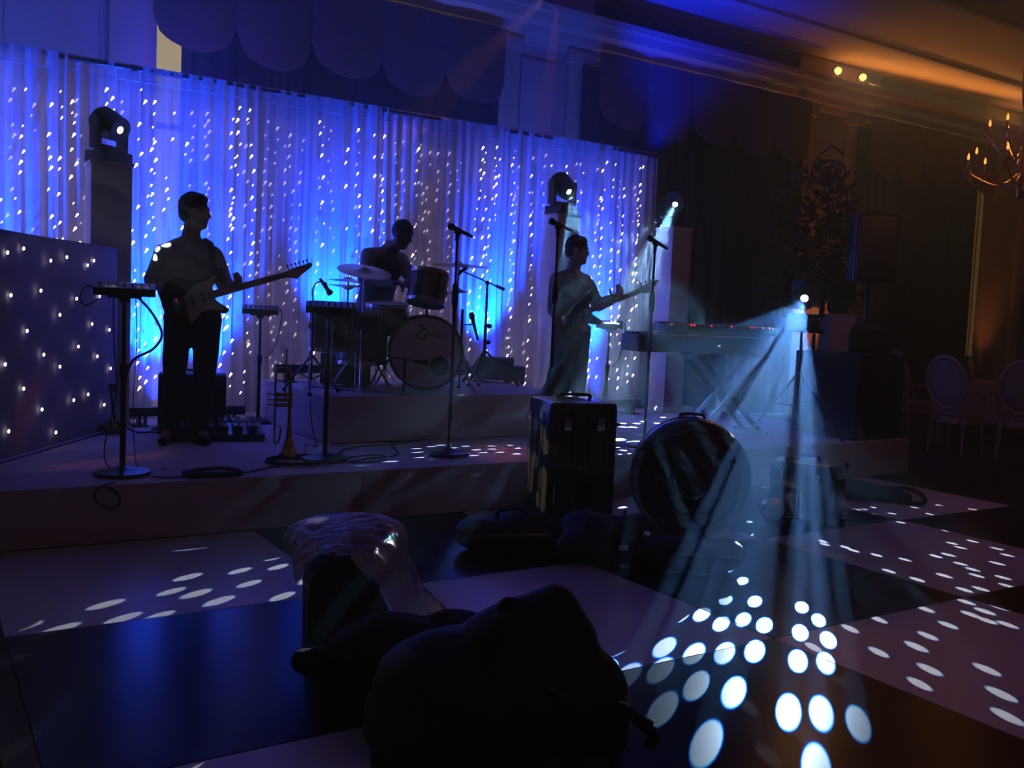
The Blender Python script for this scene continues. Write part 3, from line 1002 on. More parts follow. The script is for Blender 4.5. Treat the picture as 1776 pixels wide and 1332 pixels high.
MC = on_z(778, 790, ZS)
mic_stand('centre microphone stand in front of the bass drum', MC, on_y(791, 401, MC.y).z, face(MC))
M3 = at(950, 770, 7.0)
mic_stand('microphone stand in front of the bass player', (M3.x, M3.y), at(953, 394, 7.0).z, face(M3))
M4 = on_z(1117, 775, ZS)
mic_stand('microphone stand between the bass player and the keyboard', M4, on_y(1122, 420, M4.y).z, face(M4), 28)


# ------------------------------------------------------------------ drum kit on the riser
def drum_shell(mb, r, h, c, rot=None):
    mb.lathe([(r - 0.006, -h / 2), (r, -h / 2), (r, h / 2), (r - 0.006, h / 2)], c, rot, 32)


def hoop(mb, r, c, rot=None, z=0.0, t=0.012, hh=0.04):
    mb.lathe([(r - 0.004, z - hh / 2), (r + t, z - hh / 2), (r + t, z + hh / 2), (r - 0.004, z + hh / 2), (r - 0.004, z - hh / 2)], c, rot, 32)


BDc = on_y(739, 613, 6.95)
br = 0.31
t = thing('bass_drum', 'bass drum with a pale front head, dark port hole and script logo', 'drum', (BDc.x, 6.95, ZR), face((BDc.x, 6.95)) + 0.05)
zc = br + 0.02
XR = (RAD(-90), 0, 0)     # lathe axis along +y
s = MB(); drum_shell(s, br - 0.012, 0.40, (0, 0.22, zc), XR); obj('shell', s, DRUMS, t)
s = MB(); hoop(s, br - 0.014, (0, 0.0, zc), XR, 0.02, 0.016, 0.045); hoop(s, br - 0.014, (0, 0.44, zc), XR, -0.02, 0.016, 0.045); obj('hoop', s, DARKW, t)
s = MB().lathe([(0.075, 0.0), (0.12, 0.004), (br - 0.016, 0.012)], (0, 0.0, zc), XR, 36)
# the port hole sits low on the right of the head
pc = (0.115, -0.002, zc - 0.105)
s = MB().lathe([(0, -0.004), (br - 0.018, 0.002), (br - 0.014, 0.015)], (0, 0.006, zc), XR, 40)
hd = obj('drum_head', s, DRUMH, t)
obj('port_hole', MB().lathe([(0, -0.003), (0.072, -0.004), (0.076, -0.002), (0.078, 0.004)], pc, XR, 28), mat('port_shadow_mesh', (0.02, 0.018, 0.02), 0.8), hd, label='dark round port hole')


def text_mesh(body, size, shear=0.0, ext=0.0008):
    c = bpy.data.curves.new('text', 'FONT')
    c.body = body
    c.size = size
    c.shear = shear
    c.extrude = ext
    c.align_x = 'LEFT'
    o = bpy.data.objects.new('tmp', c)
    COL.objects.link(o)
    dg = bpy.context.evaluated_depsgraph_get()
    me = bpy.data.meshes.new_from_object(o.evaluated_get(dg))
    bpy.data.objects.remove(o)
    bpy.data.curves.remove(c)
    return me


INK = mat('black_ink', (0.01, 0.01, 0.012), 0.5)
for txt, sz, x, z in (('G', 0.135, -0.105, zc + 0.105), ('retsch', 0.075, -0.015, zc + 0.128)):
    me = text_mesh(txt, sz, 0.35)
    o = obj('logo_lettering', me, INK, hd)
    o.location = (x, -0.0045, z)
    o.rotation_euler = (RAD(90), 0, 0)
o = obj('logo_crest', MB().lathe([(0, 0), (0.012, 0), (0.012, 0.002), (0, 0.002)], (-0.045, -0.003, zc + 0.225), XR, 12).box((-0.045, -0.004, zc + 0.206), (0.05, 0.002, 0.005)), INK, hd)
lg = MB()
for sx in (-1, 1):
    lg.cone((sx * (br - 0.03), 0.16, zc - 0.03), (sx * (br + 0.11), 0.02, 0.015), 0.009).ball((sx * (br + 0.11), 0.02, 0.015), 0.014, 8, 6)
obj('spur', lg, CHROME, t)
lg = MB()
for k in range(8):
    a = 2 * pi * (k + 0.5) / 8
    lg.box(((br - 0.006) * cos(a), 0.2, zc + (br - 0.006) * sin(a)), (0.02, 0.05, 0.02), (0, -a, 0))
    lg.cone(((br + 0.008) * cos(a), -0.005, zc + (br + 0.008) * sin(a)), ((br + 0.008) * cos(a), 0.44, zc + (br + 0.008) * sin(a)), 0.004, seg=6)
tr_ = obj('tension_rods', lg, CHROME, t)
tr_['kind'] = 'stuff'

# kick microphone on a low stand in front of the bass drum head
kp = on_y(700, 676, 6.78)
t = thing('kick_drum_microphone', 'microphone on a short boom stand pointing at the port hole of the bass drum', 'microphone', (kp.x, 6.78, ZR), face((kp.x, 6.78)))
obj('base', MB().lathe([(0, 0), (0.07, 0), (0.07, 0.012), (0.02, 0.02), (0, 0.02)], seg=20), BLKM, t)
obj('pole', MB().cone((0, 0, 0.01), (0, 0, 0.27), 0.011), BLKM, t)
obj('boom', MB().cone((-0.19, 0, 0.305), (0.13, 0.0, 0.265), 0.008).ball((0, 0, 0.28), 0.018, 10, 8), BLKM, t)
mb = MB(); mic_body(mb, (0.145, 0, 0.262), (1, 0.3, -0.12), 0.12); obj('microphone', mb, MICB, t)


def tom(label, c, r, h, rot, name='rack_tom', legs=0, mount=None, group=None):
    """c: centre of the shell"""
    base = Vector((c[0], c[1], ZR))
    t = thing(name, label, 'drum', base, face(c), group)
    z = c[2] - ZR
    s = MB(); drum_shell(s, r, h, (0, 0, z), rot); obj('shell', s, DRUMS, t)
    s = MB(); hoop(s, r, (0, 0, z), rot, h / 2, 0.008, 0.03); hoop(s, r, (0, 0, z), rot, -h / 2, 0.008, 0.03); obj('hoop', s, CHROME, t)
    obj('drum_head', MB().lathe([(0, h / 2 + 0.004), (r, h / 2 + 0.002), (r, -h / 2 - 0.002), (0, -h / 2 - 0.004)], (0, 0, z), rot, 32), DRUMH, t)
    M = Euler(rot).to_matrix() if rot else Matrix.Identity(3)
    lg = MB()
    for k in range(6):
        a = 2 * pi * k / 6 + 0.3
        p = Vector(((r + 0.006) * cos(a), (r + 0.006) * sin(a), 0))
        lg.cone(M @ (p + Vector((0, 0, -h / 2))) + Vector((0, 0, z)), M @ (p + Vector((0, 0, h / 2))) + Vector((0, 0, z)), 0.004, seg=6)
        lg.box(M @ p + Vector((0, 0, z)), (0.02, 0.02, 0.045))
    tr_ = obj('tension_rods', lg, CHROME, t)
    tr_['kind'] = 'stuff'
    for k in range(legs):
        a = 2 * pi * k / legs + 0.5
        x, y = (r + 0.03) * cos(a), (r + 0.03) * sin(a)
        obj('leg', MB().cone((x, y, z + 0.08), (x, y, 0.05), 0.007).cone((x, y, 0.05), (x * 1.15, y * 1.15, 0.012), 0.007).ball((x * 1.15, y * 1.15, 0.014), 0.014, 8, 6).box(((r + 0.012) * cos(a), (r + 0.012) * sin(a), z), (0.04, 0.04, 0.05)), CHROME, t)
    if mount:
        obj('stand', mount(z), CHROME, t)
    return t


def basket(z):
    m = MB().cone((0, 0, 0.22), (0, 0, z - 0.12), 0.012)
    for k in range(3):
        a = 2 * pi * k / 3
        m.cone((0, 0, 0.30), (0.25 * cos(a), 0.25 * sin(a), 0.012), 0.007).ball((0.25 * cos(a), 0.25 * sin(a), 0.014), 0.014, 8, 6)
        m.cone((0, 0, z - 0.13), (0.15 * cos(a), 0.15 * sin(a), z - 0.08), 0.007).cone((0.15 * cos(a), 0.15 * sin(a), z - 0.08), (0.17 * cos(a), 0.17 * sin(a), z - 0.02), 0.006)
    return m


def tom_arm(z):
    return MB().cone((0, 0.02, z - 0.20), (0.0, 0.05, z - 0.03), 0.011).ball((0, 0.04, z - 0.09), 0.024, 10, 8).cone((0.0, 0.02, z - 0.26), (0, 0.02, z - 0.18), 0.014)


tc = on_y(742, 500, 7.12)
tom('rack tom with chrome hoops tilted over the bass drum', tc, 0.16, 0.25, (RAD(-14), RAD(7), 0), mount=tom_arm)
fc = on_y(628, 575, 7.35)
tom('deep dark floor tom on the left of the kit', (fc.x, fc.y, ZR + 0.42), 0.205, 0.40, None, 'floor_tom', 3)
fc2 = on_y(578, 570, 7.0)
tom('second floor tom nearest the left edge of the riser', (fc2.x, fc2.y, ZR + 0.52), 0.18, 0.36, None, 'floor_tom', 3)
sn = on_y(672, 520, 7.34)
tom('snare drum on a basket stand between the knees of the drummer', (sn.x, sn.y, ZR + 0.64), 0.175, 0.14, (RAD(6), 0, 0), 'snare_drum', 0, basket)


def tripod(m, h, spread, n=3, r=0.009, a0=0.5):
    for k in range(n):
        a = 2 * pi * k / n + a0
        e = Vector((spread * cos(a), spread * sin(a), 0.014))
        m.cone((0, 0, h), e, r).ball(e, 0.018, 8, 6)
        m.cone((0, 0, h * 0.35), (spread * 0.5 * cos(a), spread * 0.5 * sin(a), h * 0.5 + 0.007), r * 0.7)
    return m


def cymbal(label, c, r, tx, ty, name='cymbal_stand', cat='cymbal', group='cymbals of the drum kit', two=False, spread=0.28, base=None):
    base = base or ZR
    t = thing(name, label, cat, (c[0], c[1], base), face(c), group)
    z = c[2] - base
    pr = [(0.006, 0.032), (0.02, 0.034), (0.04, 0.022), (0.052, 0.012), (r * 0.6, 0.006), (r, -0.004), (r, -0.0065), (r * 0.6, 0.003), (0.05, 0.008), (0.035, 0.018), (0.006, 0.028)]
    obj('cymbal', MB().lathe(pr, (0, 0, z), (RAD(tx), RAD(ty), 0), 40), CYMB, t)
    if two:
        obj('cymbal', MB().lathe([(a, -b) for a, b in pr], (0, 0, z - 0.045), None, 40), CYMB, t)
    obj('pole', MB().cone((0, 0, 0.12), (0, 0, z * 0.55), 0.014).cone((0, 0, z * 0.54), (0, 0, z - 0.01), 0.009).cone((0, 0, z * 0.52), (0, 0, z * 0.57), 0.019).cone((0, 0, z + 0.03), (0, 0, z + 0.06), 0.005), CHROME, t)
    for k in range(3):
        a = 2 * pi * k / 3 + 0.5
        e = Vector((spread * cos(a), spread * sin(a), 0.016))
        obj('leg', MB().cone((0, 0, 0.40), e, 0.010).ball(e, 0.019, 8, 6).cone((0, 0, 0.17), e * 0.5 + Vector((0, 0, 0.20)), 0.007), CHROME, t)
    return t


cymbal('crash cymbal tilted towards us in front of the drummer', on_y(632, 470, 7.25), 0.225, 16, 6)
cymbal('ride cymbal seen edge on, right of the drummer', on_y(795, 460, 7.55), 0.25, -1, 1)
cymbal('hi-hat pair low on the left of the drummer', on_y(604, 487, 7.75), 0.17, 0, 3, 'hi_hat', 'cymbal', 'cymbals of the drum kit', True, 0.24)
cymbal('splash cymbal low above the right side of the bass drum', on_y(793, 507, 7.25), 0.10, 4, -8, spread=0.18)

# drummer's stool
THP = Vector((on_y(650, 560, 7.92).x, 7.92, ZR))
t = thing('drum_stool', 'round padded stool under the drummer', 'stool', THP, 0)
obj('seat', MB().lathe([(0, 0.43), (0.15, 0.43), (0.17, 0.45), (0.17, 0.485), (0.14, 0.505), (0, 0.51)], seg=24), BLKF, t)
obj('pole', MB().cone((0, 0, 0.2), (0, 0, 0.44), 0.016), CHROME, t)
for k in range(3):
    a = 2 * pi * k / 3 + 0.2
    obj('leg', MB().cone((0, 0, 0.30), (0.24 * cos(a), 0.24 * sin(a), 0.014), 0.009).ball((0.24 * cos(a), 0.24 * sin(a), 0.016), 0.016, 8, 6), CHROME, t)

# clip microphone over the floor tom
cp = on_y(562, 497, 6.95)
t = thing('boom_microphone', 'microphone on a bent boom peering over the left floor tom', 'microphone', (on_y(540, 640, 6.95).x, 6.95, ZR), face(cp))
hz = cp.z - ZR
obj('pole', MB().cone((0, 0, 0.1), (0, 0, hz - 0.12), 0.010).tube(spline([(0, 0, hz - 0.13), (-0.005, 0, hz - 0.03), (0.03, 0, hz + 0.03), (0.09, 0, hz + 0.03)]), 0.006), BLKM, t)
obj('tripod', tripod(MB(), 0.30, 0.24, r=0.008), BLKM, t)
mb = MB(); mic_body(mb, (0.10, 0, hz - 0.015), (0.6, 0, -0.8), 0.15); mb.cone((0.09, 0, hz + 0.03), (0.10, 0, hz - 0.01), 0.010); obj('microphone', mb, MICB, t)

# tall boom stand right of the kit
bp = on_y(838, 665, 7.6)
t = thing('boom_stand', 'boom microphone stand on a tripod, right of the ride cymbal', 'microphone stand', (bp.x, 7.6, ZR), face(bp))
bz = on_y(838, 490, 7.6).z - ZR
obj('pole', MB().cone((0, 0, 0.14), (0, 0, bz * 0.6), 0.016).cone((0, 0, bz * 0.58), (0, 0, bz), 0.011).ball((0, 0, bz), 0.022, 10, 8), BLKM, t)
obj('knob', MB().ball((0.035, 0, bz * 0.58), (0.026, 0.014, 0.022), 10, 8), BLACK, t)
obj('knob', MB().ball((0.03, 0, bz * 0.42), (0.026, 0.014, 0.022), 10, 8), BLACK, t)
obj('boom', MB().cone((-0.24, 0, bz + 0.10), (0.16, 0, bz - 0.055), 0.007).cone((0.08, 0, bz - 0.024), (0.165, 0, bz - 0.057), 0.014), BLKM, t)
for k in range(3):
    a = 2 * pi * k / 3 + 0.1
    obj('leg', MB().cone((0, 0, 0.33), (0.33 * cos(a), 0.33 * sin(a), 0.014), 0.011).ball((0.33 * cos(a), 0.33 * sin(a), 0.016), 0.018, 8, 6), BLKM, t)
mb = MB(); mic_body(mb, (-0.24, 0, bz + 0.10), (-0.75, 0, -0.55), 0.14); obj('microphone', mb, MICB, t)
cp = on_y(817, 560, 7.45)
t = thing('tom_microphone_stand', 'short stand with a long slanted microphone under the ride cymbal', 'microphone stand', (on_y(798, 640, 7.45).x, 7.45, ZR), face(cp))
hz = cp.z - ZR
obj('pole', MB().cone((0, 0, 0.1), (0, 0, hz + 0.12), 0.013).cone((0, 0, hz - 0.02), (0.10, 0, hz - 0.015), 0.007), BLKM, t)
obj('tripod', tripod(MB(), 0.28, 0.2, r=0.008), BLKM, t)
mb = MB(); mic_body(mb, (0.105, 0, hz), (-0.28, 0, 0.96), 0.26); obj('microphone', mb, MICB, t)


# ------------------------------------------------------------------ amplifiers, boxes, pedalboard
def amp(label, c, w, dp, h, rz, name='guitar_amplifier', feet=True, handle=True, grille=True, tilt=0.0, cat='amplifier'):
    t = thing(name, label, cat, c, rz)
    z0 = 0.025 if feet else 0.0
    obj('cabinet', MB().box((0, 0, z0 + h / 2), (w, dp, h), (tilt, 0, 0), bev=0.015), TOLEX, t)
    if grille:
        obj('grille_cloth', MB().box((0, -dp / 2 - 0.002, z0 + h * 0.42), (w * 0.88, 0.012, h * 0.68), bev=0.004), mat('grille_cloth', (0.03, 0.028, 0.03), 0.9, scale=160, bump=0.3), t)
        obj('control_panel', MB().box((0, -dp / 2 - 0.002, z0 + h * 0.87), (w * 0.88, 0.012, h * 0.12), bev=0.003), STEEL, t)
        k = MB()
        for q in range(7):
            k.cone((-w * 0.36 + q * w * 0.12, -dp / 2 - 0.006, z0 + h * 0.87), (-w * 0.36 + q * w * 0.12, -dp / 2 - 0.024, z0 + h * 0.87), 0.011, 0.009, 10)
        obj('knob_row', k, BLACK, t)
    if handle:
        obj('handle', MB().tube(spline([(-0.10, 0, z0 + h), (-0.08, 0, z0 + h + 0.022), (0.08, 0, z0 + h + 0.022), (0.10, 0, z0 + h)]), 0.010, 8), RUBBER, t)
    if feet:
        f = MB()
        for sx in (-1, 1):
            for sy in (-1, 1):
                f.cone((sx * w * 0.4, sy * dp * 0.36, 0), (sx * w * 0.4, sy * dp * 0.36, 0.03), 0.018, 0.022)
        obj('rubber_feet', f, RUBBER, t)
    return t


ga = on_y(333, 720, 7.55)
amp('guitar combo amplifier standing behind the guitarist', (ga.x, 7.55, ZS), 0.50, 0.24, 0.44, face(ga))
a1 = on_y(858, 668, 7.95)
amp('black amplifier head box right of the drum kit, under the boom stand', (a1.x, 7.95, ZR), 0.36, 0.24, 0.22, face(a1), handle=False)
a2 = on_y(896, 672, 7.75)
amp('small black box at the right end of the drum riser', (a2.x - 0.03, 7.75, ZR), 0.20, 0.2, 0.145, face(a2), 'speaker_box', grille=False, handle=False, cat='box')
a0 = on_z(640, 660, ZR)
amp('dark equipment box under the floor tom at the back of the riser', (on_y(600, 640, 7.55).x, 7.55, ZR), 0.42, 0.25, 0.26, face(a0), 'equipment_box', grille=False, cat='box')

pb = on_z(378, 766, ZS)
t = thing('pedalboard', 'flat black guitar pedalboard on the stage by the guitarist, small blue light on it', 'pedalboard', (pb.x + 0.03, pb.y + 0.16, ZS), face(pb) + 0.06)
obj('board', MB().prism([(-0.17, 0.0), (0.17, 0.0), (0.17, 0.10), (-0.17, 0.055)], -0.32, 0.34, Matrix(((0, 0, 1, 0), (1, 0, 0, 0), (0, 1, 0, 0), (0, 0, 0, 1)))), BLKM, t)
for k in range(6):
    x = -0.27 + 0.105 * k
    for r_ in range(2):
        y = -0.08 + 0.16 * r_
        pz = 0.068 + (y + 0.17) * 0.13
        pd = obj('pedal', MB().box((x, y, pz + 0.02), (0.072, 0.115, 0.045), (0.13, 0, 0), bev=0.006), mat('pedal_%s' % 'abc'[(k + r_) % 3], [(0.05, 0.02, 0.02), (0.02, 0.03, 0.05), (0.03, 0.03, 0.03)][(k + r_) % 3], 0.4), t)
        kn = MB().cone((x, y - 0.03, pz + 0.04), (x, y - 0.03, pz + 0.058), 0.010)
        knob_row(kn, x - 0.02, x + 0.02, y + 0.035, pz + 0.045, 3, 0.006)
        obj('foot_switch', kn, CHROME, pd)
obj('status_light', MB().ball((-0.17, -0.13, 0.105), 0.006, 8, 6), BLUELED, t)

# little microphone on a short stand beside the amplifier
ms = on_z(408, 712, ZS)
t = thing('amplifier_microphone', 'short stand with a slanted microphone at the right of the guitar amplifier', 'microphone stand', (ms.x, ms.y, ZS), face(ms))
obj('base', MB().lathe([(0, 0), (0.10, 0), (0.10, 0.012), (0.02, 0.024), (0, 0.024)], seg=20), BLKM, t)
obj('pole', MB().cone((0, 0, 0.02), (0, 0, 0.42), 0.011).ball((0, 0, 0.42), (0.03, 0.02, 0.024), 10, 8), BLKM, t)
obj('boom', MB().cone((-0.07, 0, 0.35), (0.07, 0, 0.52), 0.010), BLKM, t)
mb = MB(); mic_body(mb, (-0.085, -0.02, 0.33), (-0.7, -0.2, -0.7), 0.13); obj('microphone', mb, MICB, t)

# ------------------------------------------------------------------ trumpet on its stand
tq = on_z(500, 795, ZS)
t = thing('trumpet', 'brass trumpet standing bell down on a low stand among coiled cables', 'trumpet', (tq.x, tq.y, ZS), face(tq))
obj('bell', MB().lathe([(0.062, 0.02), (0.060, 0.026), (0.045, 0.05), (0.030, 0.09), (0.020, 0.15), (0.013, 0.25), (0.0115, 0.40), (0.011, 0.56), (0.0095, 0.56), (0.010, 0.25), (0.018, 0.15), (0.057, 0.024), (0.062, 0.02)], seg=24), BRASS, t)
tb = MB().tube(spline([(0, 0, 0.55), (-0.008, 0, 0.60), (-0.045, 0, 0.615), (-0.085, 0, 0.595), (-0.095, 0, 0.54), (-0.095, 0, 0.30), (-0.095, 0, 0.16), (-0.09, 0, 0.10), (-0.065, 0, 0.12), (-0.055, 0, 0.2)]), 0.0075, 8)
tb.tube(spline([(-0.03, 0, 0.38), (-0.03, 0, 0.60), (-0.03, 0, 0.68)]), 0.006, 8)
obj('tubing', tb, BRASS, t)
v = MB()
for k in range(3):
    z = 0.36 + 0.035 * k
    v.cone((-0.10, 0.012, z), (0.02, 0.012, z), 0.015, 0.015, 12).cone((-0.10, 0.012, z), (-0.135, 0.012, z), 0.005).cone((-0.135, 0.012, z), (-0.140, 0.012, z), 0.011)
obj('valve', v, BRASS, t)
obj('mouthpiece', MB().lathe([(0.006, 0), (0.006, 0.04), (0.013, 0.06), (0.013, 0.065), (0.006, 0.05)], (-0.03, 0, 0.67), None, 14), CHROME, t)
st = MB().lathe([(0, 0), (0.03, 0), (0.03, 0.014), (0.012, 0.05), (0.010, 0.12), (0, 0.12)])
for k in range(4):
    a = pi / 2 * k + 0.4
    st.cone((0, 0, 0.015), (0.15 * cos(a), 0.15 * sin(a), 0.010), 0.007)
obj('stand', st, BLKM, t)

# ------------------------------------------------------------------ keyboards on an X stand
k0, k1 = on_y(1140, 600, 6.55), on_y(1368, 600, 6.35)
kc = (k0 + k1) / 2
ka = math.atan2(k1.y - k0.y, k1.x - k0.x)
t = thing('keyboard_stand', 'black X frame keyboard stand on the right of the stage', 'keyboard stand', (kc.x, kc.y, ZS), ka)
for sy in (-0.12, 0.12):
    for s in (-1, 1):
        obj('leg', MB().box((0, sy + s * 0.02, 0.38), (1.02, 0.03, 0.035), (0, s * RAD(44), 0)), BLKM, t)
for s in (-1, 1):
    obj('foot_bar', MB().cone((s * 0.36, -0.24, 0.016), (s * 0.36, 0.24, 0.016), 0.016).cone((s * 0.36, -0.2, 0.735), (s * 0.36, 0.2, 0.735), 0.014), BLKM, t)
    obj('upper_arm', MB().cone((s * 0.36, 0.12, 0.73), (s * 0.40, 0.24, 0.92), 0.014).cone((s * 0.40, 0.24, 0.92), (s * 0.40, 0.04, 0.93), 0.012), BLKM, t)


def keyboard(label, c, rz, L, dp, h, n, leds):
    t = thing('keyboard', label, 'keyboard', c, rz, 'keyboards on the X stand')
    obj('body', MB().box((0, 0, h / 2), (L, dp, h), bev=0.012), BLACK, t)
    w = MB(); b = MB()
    kw = (L - 0.18) / n
    for i in range(n):
        w.box((-L / 2 + 0.10 + kw * (i + 0.5), -dp * 0.22, h + 0.004), (kw - 0.0015, dp * 0.48, 0.012))
        if i % 7 not in (2, 6):
            b.box((-L / 2 + 0.10 + kw * (i + 1), -dp * 0.14, h + 0.014), (kw * 0.5, dp * 0.3, 0.012))
    wk = obj('white_keys', w, CREAM, t, smooth=False); wk['kind'] = 'stuff'
    bk = obj('black_keys', b, BLACK, t, smooth=False); bk['kind'] = 'stuff'
    obj('panel', MB().box((0, dp * 0.27, h + 0.010), (L - 0.06, dp * 0.36, 0.022), bev=0.004), BLKM, t)
    for x, kind in leds:
        obj('indicator_light', MB().ball((x, -dp / 2 - 0.004, h - 0.004), (0.0075, 0.006, 0.0075), 8, 6), REDLED if kind else WHLED, t)
    return t


kz = ZS + 0.752
keyboard('lower keyboard, a deep black stage piano jutting out on the left', (kc.x - 0.34, kc.y + 0.06, kz), ka, 1.42, 0.30, 0.155, 44, [])
klen = 1.32
RK = Matrix.Rotation(-ka, 3, 'Z')
leds = []
for px, py, kd in [(1178, 577, 1), (1213, 576, 1), (1218, 576, 1), (1248, 578, 1), (1283, 578, 1), (1318, 579, 1), (1323, 579, 1), (1338, 580, 0), (1349, 580, 0), (1355, 580, 0)]:
    q = on_y(px, py, kc.y + (px - 1254) * -0.0009 - 0.05)
    leds.append(((RK @ (q - Vector((kc.x + 0.02, kc.y, 0)))).x, kd))
keyboard('upper keyboard with a row of red indicator lights', (kc.x + 0.02, kc.y + 0.16, kz + 0.182), ka, klen, 0.24, 0.075, 61, leds)
# ------------------------------------------------------------------ people
def cap(mb, p0, p1, r0, r1=None, seg=14):
    r1 = r0 if r1 is None else r1
    p0, p1 = Vector(p0), Vector(p1)
    mb.cone(p0, p1, r0, r1, seg)
    mb.ball(p0, r0, seg, 8)
    mb.ball(p1, r1, seg, 8)


def basis(fw, up=(0, 0, 1)):
    f = Vector(fw).normalized()
    r = f.cross(Vector(up)).normalized()
    u = r.cross(f).normalized()
    return f, r, u


def hand(mb, wrist, d, pn, curl, thumb):
    """palm along d, palm normal pn (the side the fingers close to), curl per joint in radians, thumb = +1/-1 side"""
    d = Vector(d).normalized()
    pn = Vector(pn)
    pn = (pn - d * pn.dot(d)).normalized()
    w = d.cross(pn).normalized() * thumb
    wrist = Vector(wrist)
    for k in range(4):
        off = w * (0.030 - 0.020 * k)
        cap(mb, wrist + off * 0.55, wrist + d * 0.085 + off, 0.014, 0.012, 10)
        p = wrist + d * (0.088 - 0.004 * abs(k - 1)) + off
        a = 0.15
        ln = [0.042, 0.046, 0.043, 0.034][k]
        for q in range(3):
            a += curl
            dd = d * cos(a) + pn * sin(a)
            e = p + dd * ln * (1.0, 0.72, 0.58)[q]
            cap(mb, p, e, 0.0098 - 0.0007 * q, 0.0092 - 0.0007 * q, 8)
            p = e
    p = wrist + d * 0.025 + w * 0.03
    dd = (d * 0.65 + w * 0.7 + pn * 0.35).normalized()
    for q in range(3):
        e = p + dd * (0.036, 0.032, 0.026)[q]
        cap(mb, p, e, 0.0125 - 0.001 * q, 0.0115 - 0.001 * q, 8)
        p = e
        dd = (dd + pn * 0.45 * (0.6 + curl) + d * 0.2).normalized()


def head(mb, c, fw, up=(0, 0, 1)):
    """c: centre of the skull; returns a mapper from head space (forward, right, up)"""
    f, r, u = basis(fw, up)
    P = lambda a, b, h: Vector(c) + f * a + r * b + u * h
    q = Matrix((f, r, u)).transposed().to_euler()
    mb.ball(P(-0.012, 0, 0.025), (0.098, 0.076, 0.100), 20, 14, q)
    mb.ball(P(0.030, 0, -0.035), (0.064, 0.062, 0.085), 18, 12, q)
    mb.ball(P(0.056, 0, -0.098), (0.032, 0.036, 0.026), 14, 10, q)
    cap(mb, P(0.00, 0.05, -0.065), P(0.058, 0.018, -0.10), 0.020, 0.018, 10)
    cap(mb, P(0.00, -0.05, -0.065), P(0.058, -0.018, -0.10), 0.020, 0.018, 10)
    cap(mb, P(0.084, 0, 0.012), P(0.103, 0, -0.028), 0.009, 0.0105, 10)          # nose
    mb.ball(P(0.090, 0.012, -0.034), 0.009, 8, 6).ball(P(0.090, -0.012, -0.034), 0.009, 8, 6)
    cap(mb, P(0.080, 0.040, 0.026), P(0.088, 0.012, 0.026), 0.011, 0.011, 8)     # brow
    cap(mb, P(0.080, -0.040, 0.026), P(0.088, -0.012, 0.026), 0.011, 0.011, 8)
    cap(mb, P(0.078, 0.018, -0.062), P(0.084, 0, -0.060), 0.0085, 0.0085, 8)     # lips
    cap(mb, P(0.078, -0.018, -0.062), P(0.084, 0, -0.060), 0.0085, 0.0085, 8)
    cap(mb, P(0.076, 0.014, -0.073), P(0.080, -0.014, -0.073), 0.0085, 0.0085, 8)
    for s in (-1, 1):
        mb.ball(P(-0.005, s * 0.078, -0.010), (0.022, 0.010, 0.034), 10, 8, q)    # ear
        mb.ball(P(0.070, s * 0.032, 0.004), 0.013, 10, 8)                         # eye
    return P, q


